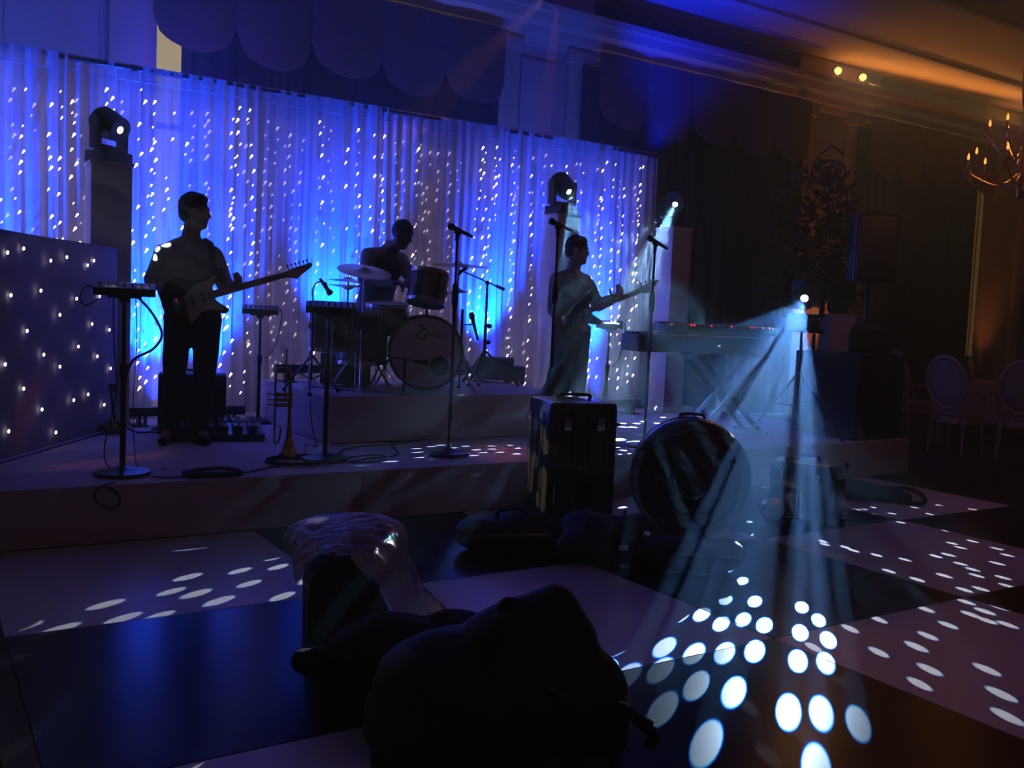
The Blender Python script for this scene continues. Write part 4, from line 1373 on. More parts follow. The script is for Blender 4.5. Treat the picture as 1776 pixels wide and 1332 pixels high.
def person(label, base, rz, J, skin, shirt, trousers, haircut='short', vest=None, hands=None, sleeve_end=1.0, headdir=(1, 0, 0), headup=(0, 0, 1)):
    t = thing('person', label, 'person', base, rz, 'the band on stage')
    V = {k: Vector(v) for k, v in J.items()}
    b = MB()
    P, q = head(b, V['head'], headdir, headup)
    cap(b, V['neck'], V['head'] + Vector((0, 0, -0.07)) - Vector(headdir).normalized() * 0.015, 0.062, 0.060)
    cap(b, V['chest'], V['neck'], 0.09, 0.064)
    cap(b, V['pelvis'], V['chest'], 0.115, 0.125)
    for s in 'rl':
        cap(b, V['chest'] + Vector((0, 0, 0.06)), V['sh_' + s], 0.075, 0.055)
        cap(b, V['sh_' + s], V['el_' + s], 0.050, 0.040)
        cap(b, V['el_' + s], V['wr_' + s], 0.041, 0.028)
        cap(b, V['pelvis'], V['hip_' + s], 0.10, 0.09)
        cap(b, V['hip_' + s], V['kn_' + s], 0.082, 0.056)
        cap(b, V['kn_' + s], V['an_' + s], 0.055, 0.038)
        cap(b, V['an_' + s], V['to_' + s], 0.036, 0.030)
        d, pn, curl, th = hands[s]
        hand(b, V['wr_' + s], d, pn, curl, th)
    obj('body', remesh(b, 0.0075, 3), skin, t)
    # eyes
    ey = MB()
    for s in (-1, 1):
        ey.ball(P(0.0765, s * 0.032, 0.004), (0.009, 0.009, 0.006), 8, 6)
    obj('eyes', ey, CREAM, t)
    h = MB()
    if haircut == 'short':
        h.ball(P(-0.020, 0, 0.040), (0.104, 0.083, 0.102), 20, 14, q)
        h.ball(P(0.024, 0, 0.088), (0.060, 0.060, 0.044), 14, 10, q)
        h.ball(P(-0.060, 0, -0.012), (0.060, 0.070, 0.070), 14, 10, q)
    elif haircut == 'curly':
        for k in range(46):
            a, e = RND.uniform(0, 2 * pi), RND.uniform(-0.3, 1.4)
            v = Vector((cos(a) * cos(e), sin(a) * cos(e), sin(e)))
            if v.x > 0.55 and v.z < 0.45:
                continue
            h.ball(P(-0.015 + 0.10 * v.x, 0.085 * v.y, 0.03 + 0.11 * v.z), RND.uniform(0.022, 0.036), 8, 6)
        h.ball(P(-0.02, 0, 0.04), (0.10, 0.082, 0.10), 16, 10, q)
    else:
        h.ball(P(-0.018, 0, 0.031), (0.1, 0.079, 0.101), 20, 14, q)
    obj('hair', remesh(h, 0.009, 2, 0.004, 40), HAIR, t)
    s_ = MB()
    cap(s_, V['pelvis'] + Vector((0, 0, 0.0)), V['chest'], 0.145, 0.150)
    s_.ball(V['pelvis'] + Vector((0, 0, -0.03)), (0.175, 0.135, 0.12), 18, 12)
    s_.ball(V['chest'] + Vector((0, 0, 0.0)), (0.165, 0.135, 0.15), 18, 12)
    cap(s_, V['chest'] + Vector((0, 0, 0.05)), V['neck'] + Vector((0, 0, -0.015)), 0.11, 0.066)
    cap(s_, V['neck'] + Vector((0, 0, -0.02)), V['neck'] + Vector((0, 0, 0.02)), 0.066, 0.064)
    for s in 'rl':
        cap(s_, V['chest'] + Vector((0, 0, 0.06)), V['sh_' + s], 0.10, 0.074)
        cap(s_, V['neck'] + Vector((0, 0, -0.03)), V['sh_' + s] + Vector((0, 0, 0.005)), 0.055, 0.066)
        cap(s_, V['sh_' + s], V['el_' + s], 0.074, 0.062)
        e = V['el_' + s].lerp(V['wr_' + s], sleeve_end)
        cap(s_, V['el_' + s], e, 0.062, 0.062 - 0.02 * sleeve_end)
    obj('shirt', remesh(s_, 0.011, 3, 0.006, 9, 3.0), shirt, t)
    if vest:
        v_ = MB()
        cap(v_, V['pelvis'], V['chest'], 0.158, 0.163)
        v_.ball(V['pelvis'] + Vector((0, 0, -0.02)), (0.185, 0.146, 0.12), 18, 12)
        v_.ball(V['chest'], (0.176, 0.147, 0.15), 18, 12)
        cap(v_, V['chest'] + Vector((0, 0, 0.05)), V['neck'] + Vector((0, 0, -0.03)), 0.12, 0.070)
        for s in 'rl':
            cap(v_, V['chest'] + Vector((0, 0, 0.06)), V['chest'].lerp(V['sh_' + s], 0.62) + Vector((0, 0, 0.02)), 0.100, 0.070)
        obj('waistcoat', remesh(v_, 0.012, 3, 0.004, 8, 5.0), vest, t)
    l = MB()
    l.ball(V['pelvis'] + Vector((0, 0, -0.04)), (0.178, 0.138, 0.13), 18, 12)
    for s in 'rl':
        cap(l, V['pelvis'] + Vector((0, 0, -0.03)), V['hip_' + s], 0.12, 0.112)
        cap(l, V['hip_' + s], V['kn_' + s], 0.108, 0.080)
        cap(l, V['kn_' + s], V['an_' + s] + Vector((0, 0, -0.005)), 0.080, 0.072)
    obj('trousers', remesh(l, 0.012, 3, 0.006, 8, 1.0), trousers, t)
    for s in 'rl':
        sm = MB()
        a, o = V['an_' + s], V['to_' + s]
        fd = (Vector((o.x, o.y, 0)) - Vector((a.x, a.y, 0))).normalized()
        lo = min(a.z, o.z)
        heel = Vector((a.x, a.y, 0)) - fd * 0.045
        toe = Vector((o.x, o.y, 0)) + fd * 0.03
        zb = a.z - 0.085
        cap(sm, heel + Vector((0, 0, zb + 0.04)), toe + Vector((0, 0, zb + 0.032)), 0.042, 0.036)
        cap(sm, heel + fd * 0.03 + Vector((0, 0, zb + 0.09)), heel + fd * 0.12 + Vector((0, 0, zb + 0.05)), 0.044, 0.040)
        sm.box(((heel + toe) / 2 + Vector((0, 0, zb + 0.012))), (0.07, 0.07, 0.02))
        obj('shoe', remesh(sm, 0.009, 3), SHOE, t)
    return t


def guitar(label, loc, rz, ang, yaw, body_mat, sc=1.0, neck_l=0.50, pegs=6, guard=CREAM, strap_pts=None, name='electric_guitar', rot_pitch=0.0):
    t = thing(name, label, 'guitar', loc, 0, None)
    t.rotation_euler = (Euler((0, 0, rz)).to_matrix() @ Euler((0, 0, yaw)).to_matrix() @ Euler((0, -ang, 0)).to_matrix()).to_euler()
    # body plane is local x (to the headstock), z up, y depth
    M = Matrix(((1, 0, 0, 0), (0, 0, 1, 0), (0, 1, 0, 0), (0, 0, 0, 1))) @ Matrix.Diagonal((sc, sc, 1, 1))
    op = [(-.205, 0), (-.195, .08), (-.135, .148), (-.05, .152), (.02, .115), (.08, .105), (.14, .13), (.19, .148), (.212, .126), (.19, .09), (.14, .06), (.115, .035), (.115, -.03), (.125, -.055),
          (.15, -.085), (.175, -.118), (.152, -.138), (.11, -.125), (.05, -.10), (0, -.107), (-.06, -.152), (-.13, -.162), (-.188, -.1)]
    out = [(p.x, p.y) for p in spline([(x, y, 0) for x, y in op + [op[0]]], 4)[:-1]]
    m = MB().prism(out, -0.021, 0.021, M)
    bmesh.ops.bevel(m.bm, geom=[e for e in m.bm.edges if len(e.link_faces) == 2 and e.calc_face_angle(0) > 1.2], offset=0.006, segments=2, affect='EDGES')
    obj('body', m, body_mat, t)
    pg = [(-.09, .0), (-.07, -.07), (-.075, -.135), (-.04, -.125), (.01, -.092), (.06, -.088), (.11, -.108), (.145, -.112), (.13, -.075), (.108, -.04), (.108, .04), (.135, .075), (.165, .105), (.14, .105), (.08, .09), (.02, .085), (-.04, .05)]
    pgo = [(p.x, p.y) for p in spline([(x, y, 0) for x, y in pg + [pg[0]]], 3)[:-1]]
    obj('pickguard', MB().prism(pgo, -0.0245, -0.0215, M), guard, t, label='pale pickguard')
    p = MB()
    for u in (-0.075, -0.02, 0.045):
        p.box((u * sc, -0.029, -0.005), (0.018, 0.010, 0.085), (0, 0.0, 0), bev=0.004)
    obj('pickup', p, BLACK, t)
    obj('bridge', MB().box((-0.125 * sc, -0.027, -0.005), (0.04, 0.012, 0.08), bev=0.003), CHROME, t)
    n0, n1 = 0.06 * sc, 0.115 * sc + neck_l
    nk = MB()
    nk._add([Vector((x, y, z)) for x, w in ((n0, 0.028), (n1, 0.021)) for (y, z) in ((-0.030, -w - 0.003), (-0.030, w - 0.003), (-0.010, w - 0.006), (0.0, 0), (-0.010, -w))],
            [(0, 1, 2, 3, 4), (9, 8, 7, 6, 5)] + [(i, 5 + i, 5 + (i + 1) % 5, (i + 1) % 5) for i in range(5)])
    no = obj('neck', nk, MAPLE, t)
    fr = MB()
    for k in range(20):
        x = n1 - (n1 - n0) * (1 - 2 ** (-k / 12.0)) * 1.42
        fr.box((x, -0.031, -0.003), (0.002, 0.003, 0.046))
    fo = obj('frets', fr, CHROME, no)
    hp = [(0, -.021), (.03, -.034), (.07, -.050), (.11, -.030), (.165, -.006), (.195, .006), (.205, .026), (.185, .040), (.15, .034), (.05, .030), (0, .020)]
    hs = MB().prism([(n1 + x, z - 0.003) for x, z in hp], -0.024, -0.010, Matrix(((1, 0, 0, 0), (0, 0, 1, 0), (0, 1, 0, 0), (0, 0, 0, 1))))
    obj('headstock', hs, MAPLE, t)
    for k in range(pegs):
        x = n1 + 0.03 + 0.145 * k / max(1, pegs - 1)
        obj('tuning_peg', MB().cone((x, -0.016, 0.025), (x, -0.016, 0.050), 0.004).ball((x, -0.016, 0.056), (0.009, 0.006, 0.009), 8, 6).cone((x, -0.034, 0.012), (x, -0.022, 0.012), 0.005), CHROME, t)
    st = MB()
    for k in range(pegs):
        z = -0.018 + 0.030 * k / max(1, pegs - 1) - 0.001
        st.cone((-0.125 * sc, -0.036, z), (n1 + 0.02, -0.0335, z * 0.8 - 0.001), 0.0008, seg=4)
    obj('strings', st, CHROME, t)
    return t


# --- guitarist
GP = Vector((1.726, 6.995, ZS))
GZ = face(GP)
JG = dict(head=(0.025, 0, 1.665), neck=(0.0, 0.02, 1.485), chest=(-0.015, 0.02, 1.27), pelvis=(0.02, 0.03, 0.97),
          sh_r=(-0.180, 0.02, 1.355), el_r=(-0.255, 0.06, 1.165), wr_r=(-0.03, -0.22, 1.085), sh_l=(0.155, 0.03, 1.355), el_l=(0.235, 0.03, 1.165), wr_l=(0.275, -0.13, 1.13),
          hip_r=(-0.075, 0.03, 0.90), kn_r=(-0.10, 0.0, 0.50), an_r=(-0.13, 0.05, 0.085), to_r=(-0.16, -0.10, 0.045),
          hip_l=(0.115, 0.03, 0.90), kn_l=(0.11, -0.02, 0.50), an_l=(0.075, 0.04, 0.085), to_l=(0.12, -0.10, 0.045))
person('guitarist in a pale shirt and dark trousers, standing with head turned to the drummer', GP, GZ, JG, SKINA, SHIRTW, TROU, 'short', None,
       {'r': ((0.8, -0.25, -0.45), (0.2, 0.9, -0.2), 0.35, 1), 'l': ((0.35, -0.65, 0.2), (-0.2, 0.2, 1.0), 0.62, 1)}, 0.85, (1, -0.12, -0.03))
RG = Matrix.Rotation(GZ, 3, 'Z')
gt = guitar('sunburst electric guitar with a pale pickguard, played by the standing guitarist', GP + RG @ Vector((0.035, -0.235, 1.045)), GZ, RAD(18.5), RAD(2), SUNB, 1.10, 0.515)
# strap, in the guitar's own space: from the tail button over the shoulder to the horn
Mi = gt.matrix_basis.inverted()
sp = [GP + RG @ Vector(v) for v in ((-0.17, -0.19, 0.98), (-0.21, 0.02, 1.10), (-0.16, 0.185, 1.28), (0.02, 0.17, 1.40), (0.115, 0.06, 1.475), (0.135, -0.09, 1.42), (0.15, -0.17, 1.30), (0.20, -0.215, 1.20), (0.225, -0.23, 1.17))]
gt.rotation_mode = 'XYZ'
bpy.context.view_layer.update()
Mi = gt.matrix_world.inverted()
stp = spline([Mi @ p for p in sp], 6)
sm = MB()
vs, fs = [], []
for i, p in enumerate(stp):
    tdir = (stp[min(i + 1, len(stp) - 1)] - stp[max(0, i - 1)]).normalized()
    cen = Mi @ (GP + RG @ Vector((0.0, 0.02, 1.25)))
    nrm = (p - cen).normalized()
    wd = tdir.cross(nrm).normalized() * 0.026
    vs += [p - wd, p + wd]
    if i:
        fs.append((2 * i - 2, 2 * i - 1, 2 * i + 1, 2 * i))
sm._add(vs, fs)
obj('strap', sm.solid(0.003), BLKF, gt)

# --- drummer
DZ = face(THP)
JD = dict(head=(0.22, -0.11, 1.345), neck=(0.115, -0.02, 1.215), chest=(0.055, 0.0, 1.03), pelvis=(-0.03, 0.02, 0.64),
          sh_r=(-0.075, -0.06, 1.145), el_r=(-0.10, -0.22, 0.93), wr_r=(0.12, -0.40, 0.90), sh_l=(0.215, 0.09, 1.12), el_l=(0.33, -0.08, 0.93), wr_l=(0.27, -0.32, 0.90),
          hip_r=(-0.12, -0.02, 0.59), kn_r=(-0.19, -0.37, 0.51), an_r=(-0.19, -0.34, 0.085), to_r=(-0.21, -0.49, 0.045),
          hip_l=(0.09, 0.02, 0.59), kn_l=(0.30, -0.30, 0.53), an_l=(0.32, -0.28, 0.085), to_l=(0.38, -0.42, 0.045))
person('drummer in a dark waistcoat, seated behind the kit with shaved head bowed', THP, DZ, JD, SKINB, SHIRTG, TROU, 'shaved', VEST,
       {'r': ((0.85, -0.45, 0.1), (0.1, 0.3, -1), 0.65, -1), 'l': ((0.2, -0.9, 0.1), (0.5, 0.2, -0.9), 0.65, 1)}, 0.9, (0.86, -0.42, -0.42), (0.3, -0.15, 1))
RD = Matrix.Rotation(DZ, 3, 'Z')
for lb, w, tip in (('wooden drumstick in the right hand of the drummer', (0.19, -0.445, 0.885), (0.46, -0.62, 0.98)), ('wooden drumstick in the left hand of the drummer', (0.29, -0.395, 0.885), (0.30, -0.66, 1.02))):
    a, b = THP + RD @ Vector(w), THP + RD @ Vector(tip)
    d = (b - a).normalized()
    t = obj('drumstick', MB().tube([-d * 0.08, Vector((0, 0, 0)), (b - a) * 0.8, (b - a) * 0.93, (b - a) * 0.97, b - a], [0.007, 0.007, 0.006, 0.004, 0.006, 0.003], 8), MAPLE)
    t.location = a
    tag(t, lb, 'drumstick', 'drumsticks')

# --- bass player
BP = at(985, 745, 8.61)
BP.z = ZS
BZ = face(BP)
JB = dict(head=(0.01, 0, 1.63), neck=(-0.02, 0.01, 1.445), chest=(-0.035, 0.01, 1.24), pelvis=(-0.02, 0.02, 0.95),
          sh_r=(-0.16, -0.06, 1.36), el_r=(-0.18, -0.10, 1.09), wr_r=(0.01, -0.26, 1.02), sh_l=(0.09, 0.12, 1.36), el_l=(0.22, 0.06, 1.15), wr_l=(0.36, -0.10, 1.22),
          hip_r=(-0.09, 0.0, 0.88), kn_r=(-0.08, -0.02, 0.48), an_r=(-0.11, 0.03, 0.085), to_r=(-0.05, -0.11, 0.045),
          hip_l=(0.06, 0.04, 0.88), kn_l=(0.07, 0.0, 0.48), an_l=(0.03, 0.06, 0.085), to_l=(0.13, -0.05, 0.045))
person('bass player in a loose pale shirt and jeans, washed by the beam above', BP, BZ, JB, SKINA, SHIRTG, JEANS, 'short', None,
       {'r': ((0.7, -0.3, -0.5), (0.2, 0.9, -0.2), 0.35, 1), 'l': ((0.3, -0.75, 0.25), (-0.2, 0.3, 1.0), 0.6, 1)}, 0.9, (0.97, -0.2, -0.05))
RB = Matrix.Rotation(BZ, 3, 'Z')
guitar('dark bass guitar held by the bass player, its long neck pointing up to the right', BP + RB @ Vector((0.03, -0.27, 1.06)), BZ, RAD(22), RAD(22), mat('bass_lacquer', (0.10, 0.07, 0.05), 0.25, coat=0.5), 1.12, 0.50, 4, BLACK, None, 'bass_guitar')
# ------------------------------------------------------------------ cases and bags on the dance floor
def blob(parts, voxel, nz=0.0, ns=4.0, seed=0.0, sm=4):
    m = MB()
    for p in parts:
        if p[0] == 'b':
            m.ball(p[1], p[2], 18, 12, p[3] if len(p) > 3 else None)
        elif p[0] == 'c':
            cap(m, p[1], p[2], p[3], p[4] if len(p) > 4 else p[3])
        else:
            m.box(p[1], p[2], p[3] if len(p) > 3 else None)
    return remesh(m, voxel, sm, nz, ns, seed)


MOULD = mat('black_moulded_case', (0.014, 0.014, 0.017), 0.28, bump=0.15, scale=50, coat=0.3)
# tall moulded case in front of the stage
c0, c1 = on_z(912, 872, 0.0), on_z(1056, 872, 0.0)
cw = CASEW
cpos = CASE
t = thing('drum_case', 'tall black moulded drum case with rounded corners standing at the front of the stage', 'case', cpos, CASEZ)
hh = 0.80
obj('shell', MB().box((0, 0, hh / 2 + 0.03), (cw, 0.42, hh), bev=0.055), MOULD, t)
rb = MB()
for x in (-0.16, -0.055, 0.055, 0.16):
    rb.box((x, -0.21, hh / 2 + 0.03), (0.035, 0.018, hh * 0.82), bev=0.007)
for s in (-1, 1):
    for y in (-0.11, 0.0, 0.11):
        rb.box((s * (cw / 2), y, hh / 2 + 0.03), (0.018, 0.035, hh * 0.82), bev=0.007)
obj('ribs', rb, MOULD, t)
obj('lid_seam', MB().box((0, 0, hh - 0.11), (cw + 0.010, 0.43, 0.018), bev=0.006), RUBBER, t)
obj('carry_handle', MB().tube(spline([(-0.11, 0, hh + 0.025), (-0.10, 0, hh + 0.055), (0.10, 0, hh + 0.055), (0.11, 0, hh + 0.025)]), 0.011, 8), RUBBER, t)
for k in range(2):
    x = -0.11 + 0.22 * k
    obj('latch', MB().box((x, -0.222, hh - 0.11), (0.05, 0.02, 0.08), bev=0.006), CHROME, t)
f = MB()
for sx in (-1, 1):
    for sy in (-1, 1):
        f.cone((sx * 0.2, sy * 0.13, 0), (sx * 0.2, sy * 0.13, 0.05), 0.025)
obj('rubber_feet', f, RUBBER, t)
# a soft round bag leaning on its right behind
sbp = at(1037, 700, 6.55)
t = obj('soft_bag', blob([('b', (0, 0, 0.30), (0.16, 0.13, 0.30)), ('b', (0.02, 0, 0.55), (0.10, 0.09, 0.16))], 0.02, 0.012, 6, 2.0), NYLON)
t.location = (sbp.x, max(sbp.y, YF + 0.16), ZS)
tag(t, 'black soft bag standing on the stage edge behind the tall drum case', 'bag')

# round bass drum case lying upright: a dome in the picture
dpos = DOME
t = thing('bass_drum_case', 'big round black drum case standing on its rim in front of the stage', 'case', dpos, DOMEZ)
dr = DOMER
prf = [(0, -0.21), (dr * 0.55, -0.21), (dr * 0.88, -0.20), (dr * 0.97, -0.175), (dr, -0.14), (dr, 0.06), (dr + 0.012, 0.065), (dr + 0.012, 0.15), (dr - 0.01, 0.19), (dr * 0.85, 0.21), (0, 0.21)]
obj('shell', MB().lathe(prf, (0, 0, dr + 0.012), (RAD(90), 0, 0), 48), MOULD, t)
rb = MB()
for r in (0.12, 0.22, 0.31):
    rb.lathe([(r - 0.010, 0.208), (r - 0.006, 0.218), (r + 0.006, 0.218), (r + 0.010, 0.208)], (0, 0, dr + 0.012), (RAD(90), 0, 0), 40)
obj('ribs', rb, MOULD, t)
stp_ = MB().lathe([(dr + 0.003, -0.05), (dr + 0.008, -0.05), (dr + 0.008, -0.01), (dr + 0.003, -0.01)], (0, 0, dr + 0.012), (RAD(90), 0, 0), 48)
obj('strap', stp_, NYLON, t)
obj('buckle', MB().box((0.14, 0.03, dr * 1.92), (0.05, 0.05, 0.02), (0, RAD(20), 0), bev=0.004), CHROME, t)
obj('carry_handle', MB().tube(spline([(-0.08, 0.02, 2 * dr + 0.005), (-0.06, 0.02, 2 * dr + 0.035), (0.06, 0.02, 2 * dr + 0.035), (0.08, 0.02, 2 * dr + 0.005)]), 0.010, 8), RUBBER, t)


def soft(name, label, px, py, d, parts, nz=0.014, ns=5, seed=1.0, voxel=0.018, m=NYLON, cat='bag', rz=None):
    p = at(px, py, d)
    p.z = 0
    t = thing(name, label, cat, p, face(p) if rz is None else rz)
    obj('bag_body', blob(parts, voxel, nz, ns, seed), m, t)
    return t


# bags heaped between and before the cases
t = soft('gig_bag', 'long black gig bag lying flat in front of the tall drum case', 890, 925, 5.45,
         [('b', (0.0, 0, 0.09), (0.30, 0.16, 0.115)), ('b', (-0.18, -0.02, 0.10), (0.16, 0.14, 0.10)), ('c', (0.10, 0, 0.10), (0.45, 0.08, 0.08), 0.085, 0.06), ('b', (0.05, 0.03, 0.15), (0.2, 0.1, 0.08))])
obj('zip', MB().tube(spline([(-0.30, -0.10, 0.10), (-0.1, -0.155, 0.12), (0.15, -0.14, 0.13), (0.36, -0.03, 0.11)]), 0.006, 5), CHROME, t)
obj('carry_handle', MB().tube(spline([(-0.10, -0.05, 0.17), (-0.08, -0.06, 0.24), (0.06, -0.06, 0.25), (0.10, -0.05, 0.19)]), 0.012, 6), NYLON, t)
t = soft('hardware_bag', 'black hardware bag slumped between the tall case and the round case', 1050, 935, 5.3,
         [('b', (0, 0, 0.12), (0.25, 0.17, 0.14)), ('b', (0.16, 0.0, 0.15), (0.15, 0.13, 0.13)), ('b', (-0.12, 0.05, 0.17), (0.15, 0.12, 0.10)), ('c', (-0.2, -0.1, 0.08), (0.28, -0.12, 0.07), 0.08)], seed=4.0)
for k in range(2):
    obj('strap', MB().tube(spline([(-0.12 + 0.2 * k, -0.19, 0.06), (-0.12 + 0.2 * k, -0.16, 0.2), (-0.10 + 0.2 * k, -0.02, 0.285), (-0.10 + 0.2 * k, 0.10, 0.25)]), [0.011] * 25, 6), NYLON, t)
obj('buckle', MB().box((0.10, -0.185, 0.13), (0.05, 0.02, 0.035), bev=0.004), CHROME, t)
obj('buckle', MB().box((0.22, -0.12, 0.20), (0.04, 0.03, 0.03), bev=0.004), CHROME, t)
t = soft('soft_drum_bag', 'low black drum bag lying in front of the round case', 1180, 945, 5.15,
         [('b', (0, 0, 0.09), (0.34, 0.17, 0.10)), ('c', (-0.2, 0.0, 0.08), (0.26, 0.05, 0.10), 0.09)], seed=7.0)
obj('zip', MB().tube(spline([(-0.30, -0.08, 0.12), (0.0, -0.165, 0.13), (0.30, -0.08, 0.12)]), 0.006, 5), STEEL, t)

# closed equipment trunk and shiny brass pieces at its left
apos = at(1398, 885, 6.75)
apos.z = 0
t = thing('equipment_case', 'dark equipment case on the dance floor at the stage front, right of the round case', 'case', apos, face(apos) - 0.25)
obj('shell', MB().box((0, 0, 0.21), (0.46, 0.34, 0.40), bev=0.03), MOULD, t)
obj('lid_seam', MB().box((0, 0, 0.31), (0.465, 0.345, 0.014), bev=0.004), RUBBER, t)
c = MB()
for sx in (-1, 1):
    for sy in (-1, 1):
        for z in (0.03, 0.39):
            c.box((sx * 0.21, sy * 0.15, z), (0.06, 0.06, 0.05), bev=0.012)
obj('metal_corners', c, STEEL, t)
for k in range(2):
    obj('latch', MB().box((-0.12 + 0.24 * k, -0.177, 0.31), (0.05, 0.016, 0.07), bev=0.004), CHROME, t)
obj('carry_handle', MB().tube(spline([(-0.09, 0, 0.41), (-0.07, 0, 0.44), (0.07, 0, 0.44), (0.09, 0, 0.41)]), 0.010, 8), RUBBER, t)
hp = at(1350, 840, 6.5)
hz = 0.0
bp_ = at(1345, 870, 6.5)
t = thing('brass_horn', 'shiny brass horn bell lying by the dark equipment case, spotted with light', 'horn', (bp_.x, bp_.y, 0), face(bp_))
obj('bell', MB().lathe([(0.085, 0.0), (0.083, 0.004), (0.06, 0.04), (0.04, 0.09), (0.03, 0.16), (0.024, 0.24), (0.022, 0.24), (0.028, 0.16), (0.038, 0.09), (0.058, 0.04), (0.085, 0.0)], (-0.02, -0.02, 0.10), (RAD(78), 0, RAD(-18)), 28), BRASS, t)
obj('tubing', MB().tube(spline([(0.03, 0.20, 0.145), (0.10, 0.22, 0.10), (0.13, 0.12, 0.06), (0.12, -0.02, 0.08), (0.09, -0.05, 0.14), (0.07, 0.02, 0.20), (0.09, 0.10, 0.18)]), 0.011, 10), BRASS, t)
v = MB()
for k in range(3):
    v.cone((0.10 + 0.035 * k, 0.04, 0.05), (0.10 + 0.035 * k, 0.02, 0.22), 0.014).cone((0.10 + 0.035 * k, 0.02, 0.22), (0.10 + 0.035 * k, 0.015, 0.245), 0.006)
obj('valve', v, BRASS, t)
# black jacket with a loop of strap beyond the trunk
t = soft('black_jacket', 'crumpled black jacket with a looped strap on the floor by the stage corner', 1505, 855, 7.6,
         [('b', (-0.10, 0, 0.055), (0.22, 0.14, 0.09)), ('b', (0.08, 0.02, 0.05), (0.2, 0.12, 0.065)), ('b', (-0.18, 0.02, 0.10), (0.10, 0.09, 0.08)), ('c', (0.15, 0, 0.05), (0.30, 0.0, 0.04), 0.05, 0.035)], 0.018, 7, 9.0, 0.016, BLKF, 'jacket')
obj('strap', MB().tube(spline([(0.10, 0.0, 0.09), (0.26, -0.02, 0.115), (0.38, -0.03, 0.09), (0.42, -0.05, 0.03), (0.34, -0.08, 0.012), (0.24, -0.09, 0.012)]), 0.020, 6), NYLON, t)

# ------------------------------------------------------------------ wedge wrapped in plastic
wp = at(622, 1088, 3.95)
wp.z = 0
wz = face(wp) + 0.12
t = thing('monitor_wedge', 'black wedge shaped stage monitor half covered by clear plastic', 'speaker', wp, wz)
px = lambda x, y: ((x - 622) / 1640 * 3.95, (1088 - y) / 1640 * 3.95)
side = [px(532, 1088), px(530, 1010), px(538, 965), px(566, 935), px(590, 935), px(640, 985), px(672, 1045), px(685, 1088)]
sm = MB().prism(side, -0.16, 0.22, Matrix(((1, 0, 0, 0), (0, 0, 1, 0), (0, 1, 0, 0), (0, 0, 0, 1))))
bmesh.ops.bevel(sm.bm, geom=[e for e in sm.bm.edges if e.calc_face_angle(0) > 0.9], offset=0.014, segments=2, affect='EDGES')
obj('cabinet', sm, TOLEX, t)
g0, g1 = Vector((*px(592, 940), 0)), Vector((*px(680, 1070), 0))
gm = MB().box(((g0.x + g1.x) / 2 + 0.003, 0.03, (g0.y + g1.y) / 2 + 0.003), (0.30, 0.32, 0.012), (0, math.atan2(-(g1.y - g0.y), g1.x - g0.x), 0), bev=0.004)
obj('grille', gm, STEEL, t)
obj('side_handle', MB().box((-0.05, -0.164, 0.14), (0.10, 0.012, 0.035), bev=0.006), RUBBER, t)
ftm = MB()
for sx in (-0.18, 0.11):
    for sy in (-0.12, 0.18):
        ftm.cone((sx, sy, -0.001), (sx, sy, 0.01), 0.015)
obj('rubber_feet', ftm, RUBBER, t)


def plastic():
    m = bpy.data.materials.new('clear_plastic_film')
    m.use_nodes = True
    nt = m.node_tree
    nt.nodes.clear()
    N = nt.nodes.new
    L = nt.links.new
    tr = N('ShaderNodeBsdfTransparent')
    tr.inputs[0].default_value = (0.9, 0.9, 0.93, 1)
    gl = N('ShaderNodeBsdfGlossy')
    gl.inputs['Roughness'].default_value = 0.12
    df_ = N('ShaderNodeBsdfDiffuse')
    df_.inputs[0].default_value = (0.62, 0.52, 0.60, 1)
    tl = N('ShaderNodeBsdfTranslucent')
    tl.inputs[0].default_value = (0.6, 0.55, 0.6, 1)
    fr = N('ShaderNodeFresnel')
    fr.inputs[0].default_value = 1.7
    tc = N('ShaderNodeTexCoord')
    nz = N('ShaderNodeTexNoise')
    nz.inputs['Scale'].default_value = 16
    nz.inputs['Detail'].default_value = 4
    nz.inputs['Distortion'].default_value = 1.2
    L(tc.outputs['Object'], nz.inputs['Vector'])
    bp = N('ShaderNodeBump')
    bp.inputs['Strength'].default_value = 0.7
    bp.inputs['Distance'].default_value = 0.02
    L(nz.outputs['Fac'], bp.inputs['Height'])
    for s in (gl, df_, fr):
        L(bp.outputs['Normal'], s.inputs['Normal'])
    a = N('ShaderNodeMixShader'); a.inputs[0].default_value = 0.35
    L(df_.outputs[0], a.inputs[1]); L(tl.outputs[0], a.inputs[2])
    b = N('ShaderNodeMixShader'); b.inputs[0].default_value = 0.72
    L(tr.outputs[0], b.inputs[1]); L(a.outputs[0], b.inputs[2])
    c = N('ShaderNodeMixShader')
    L(fr.outputs[0], c.inputs[0]); L(b.outputs[0], c.inputs[1]); L(gl.outputs[0], c.inputs[2])
    o = N('ShaderNodeOutputMaterial')
    L(c.outputs[0], o.inputs[0])
    return m


FILM = plastic()
# film thrown over the top and the sloping front, spilling on the floor at the right
outer = spline([(x, 0, z) for x, z in [px(508, 948), px(498, 925), px(528, 905), px(580, 899), px(640, 893), px(690, 903), px(715, 925), px(722, 965), px(738, 1005), px(755, 1040), px(782, 1066), px(800, 1086)]], 6)
inner = spline([(x, 0, z) for x, z in [px(512, 985), px(522, 950), px(545, 930), px(568, 924), px(592, 928), px(612, 945), px(640, 978), px(660, 1012), px(676, 1045), px(690, 1072), px(712, 1085), px(735, 1087)]], 6)


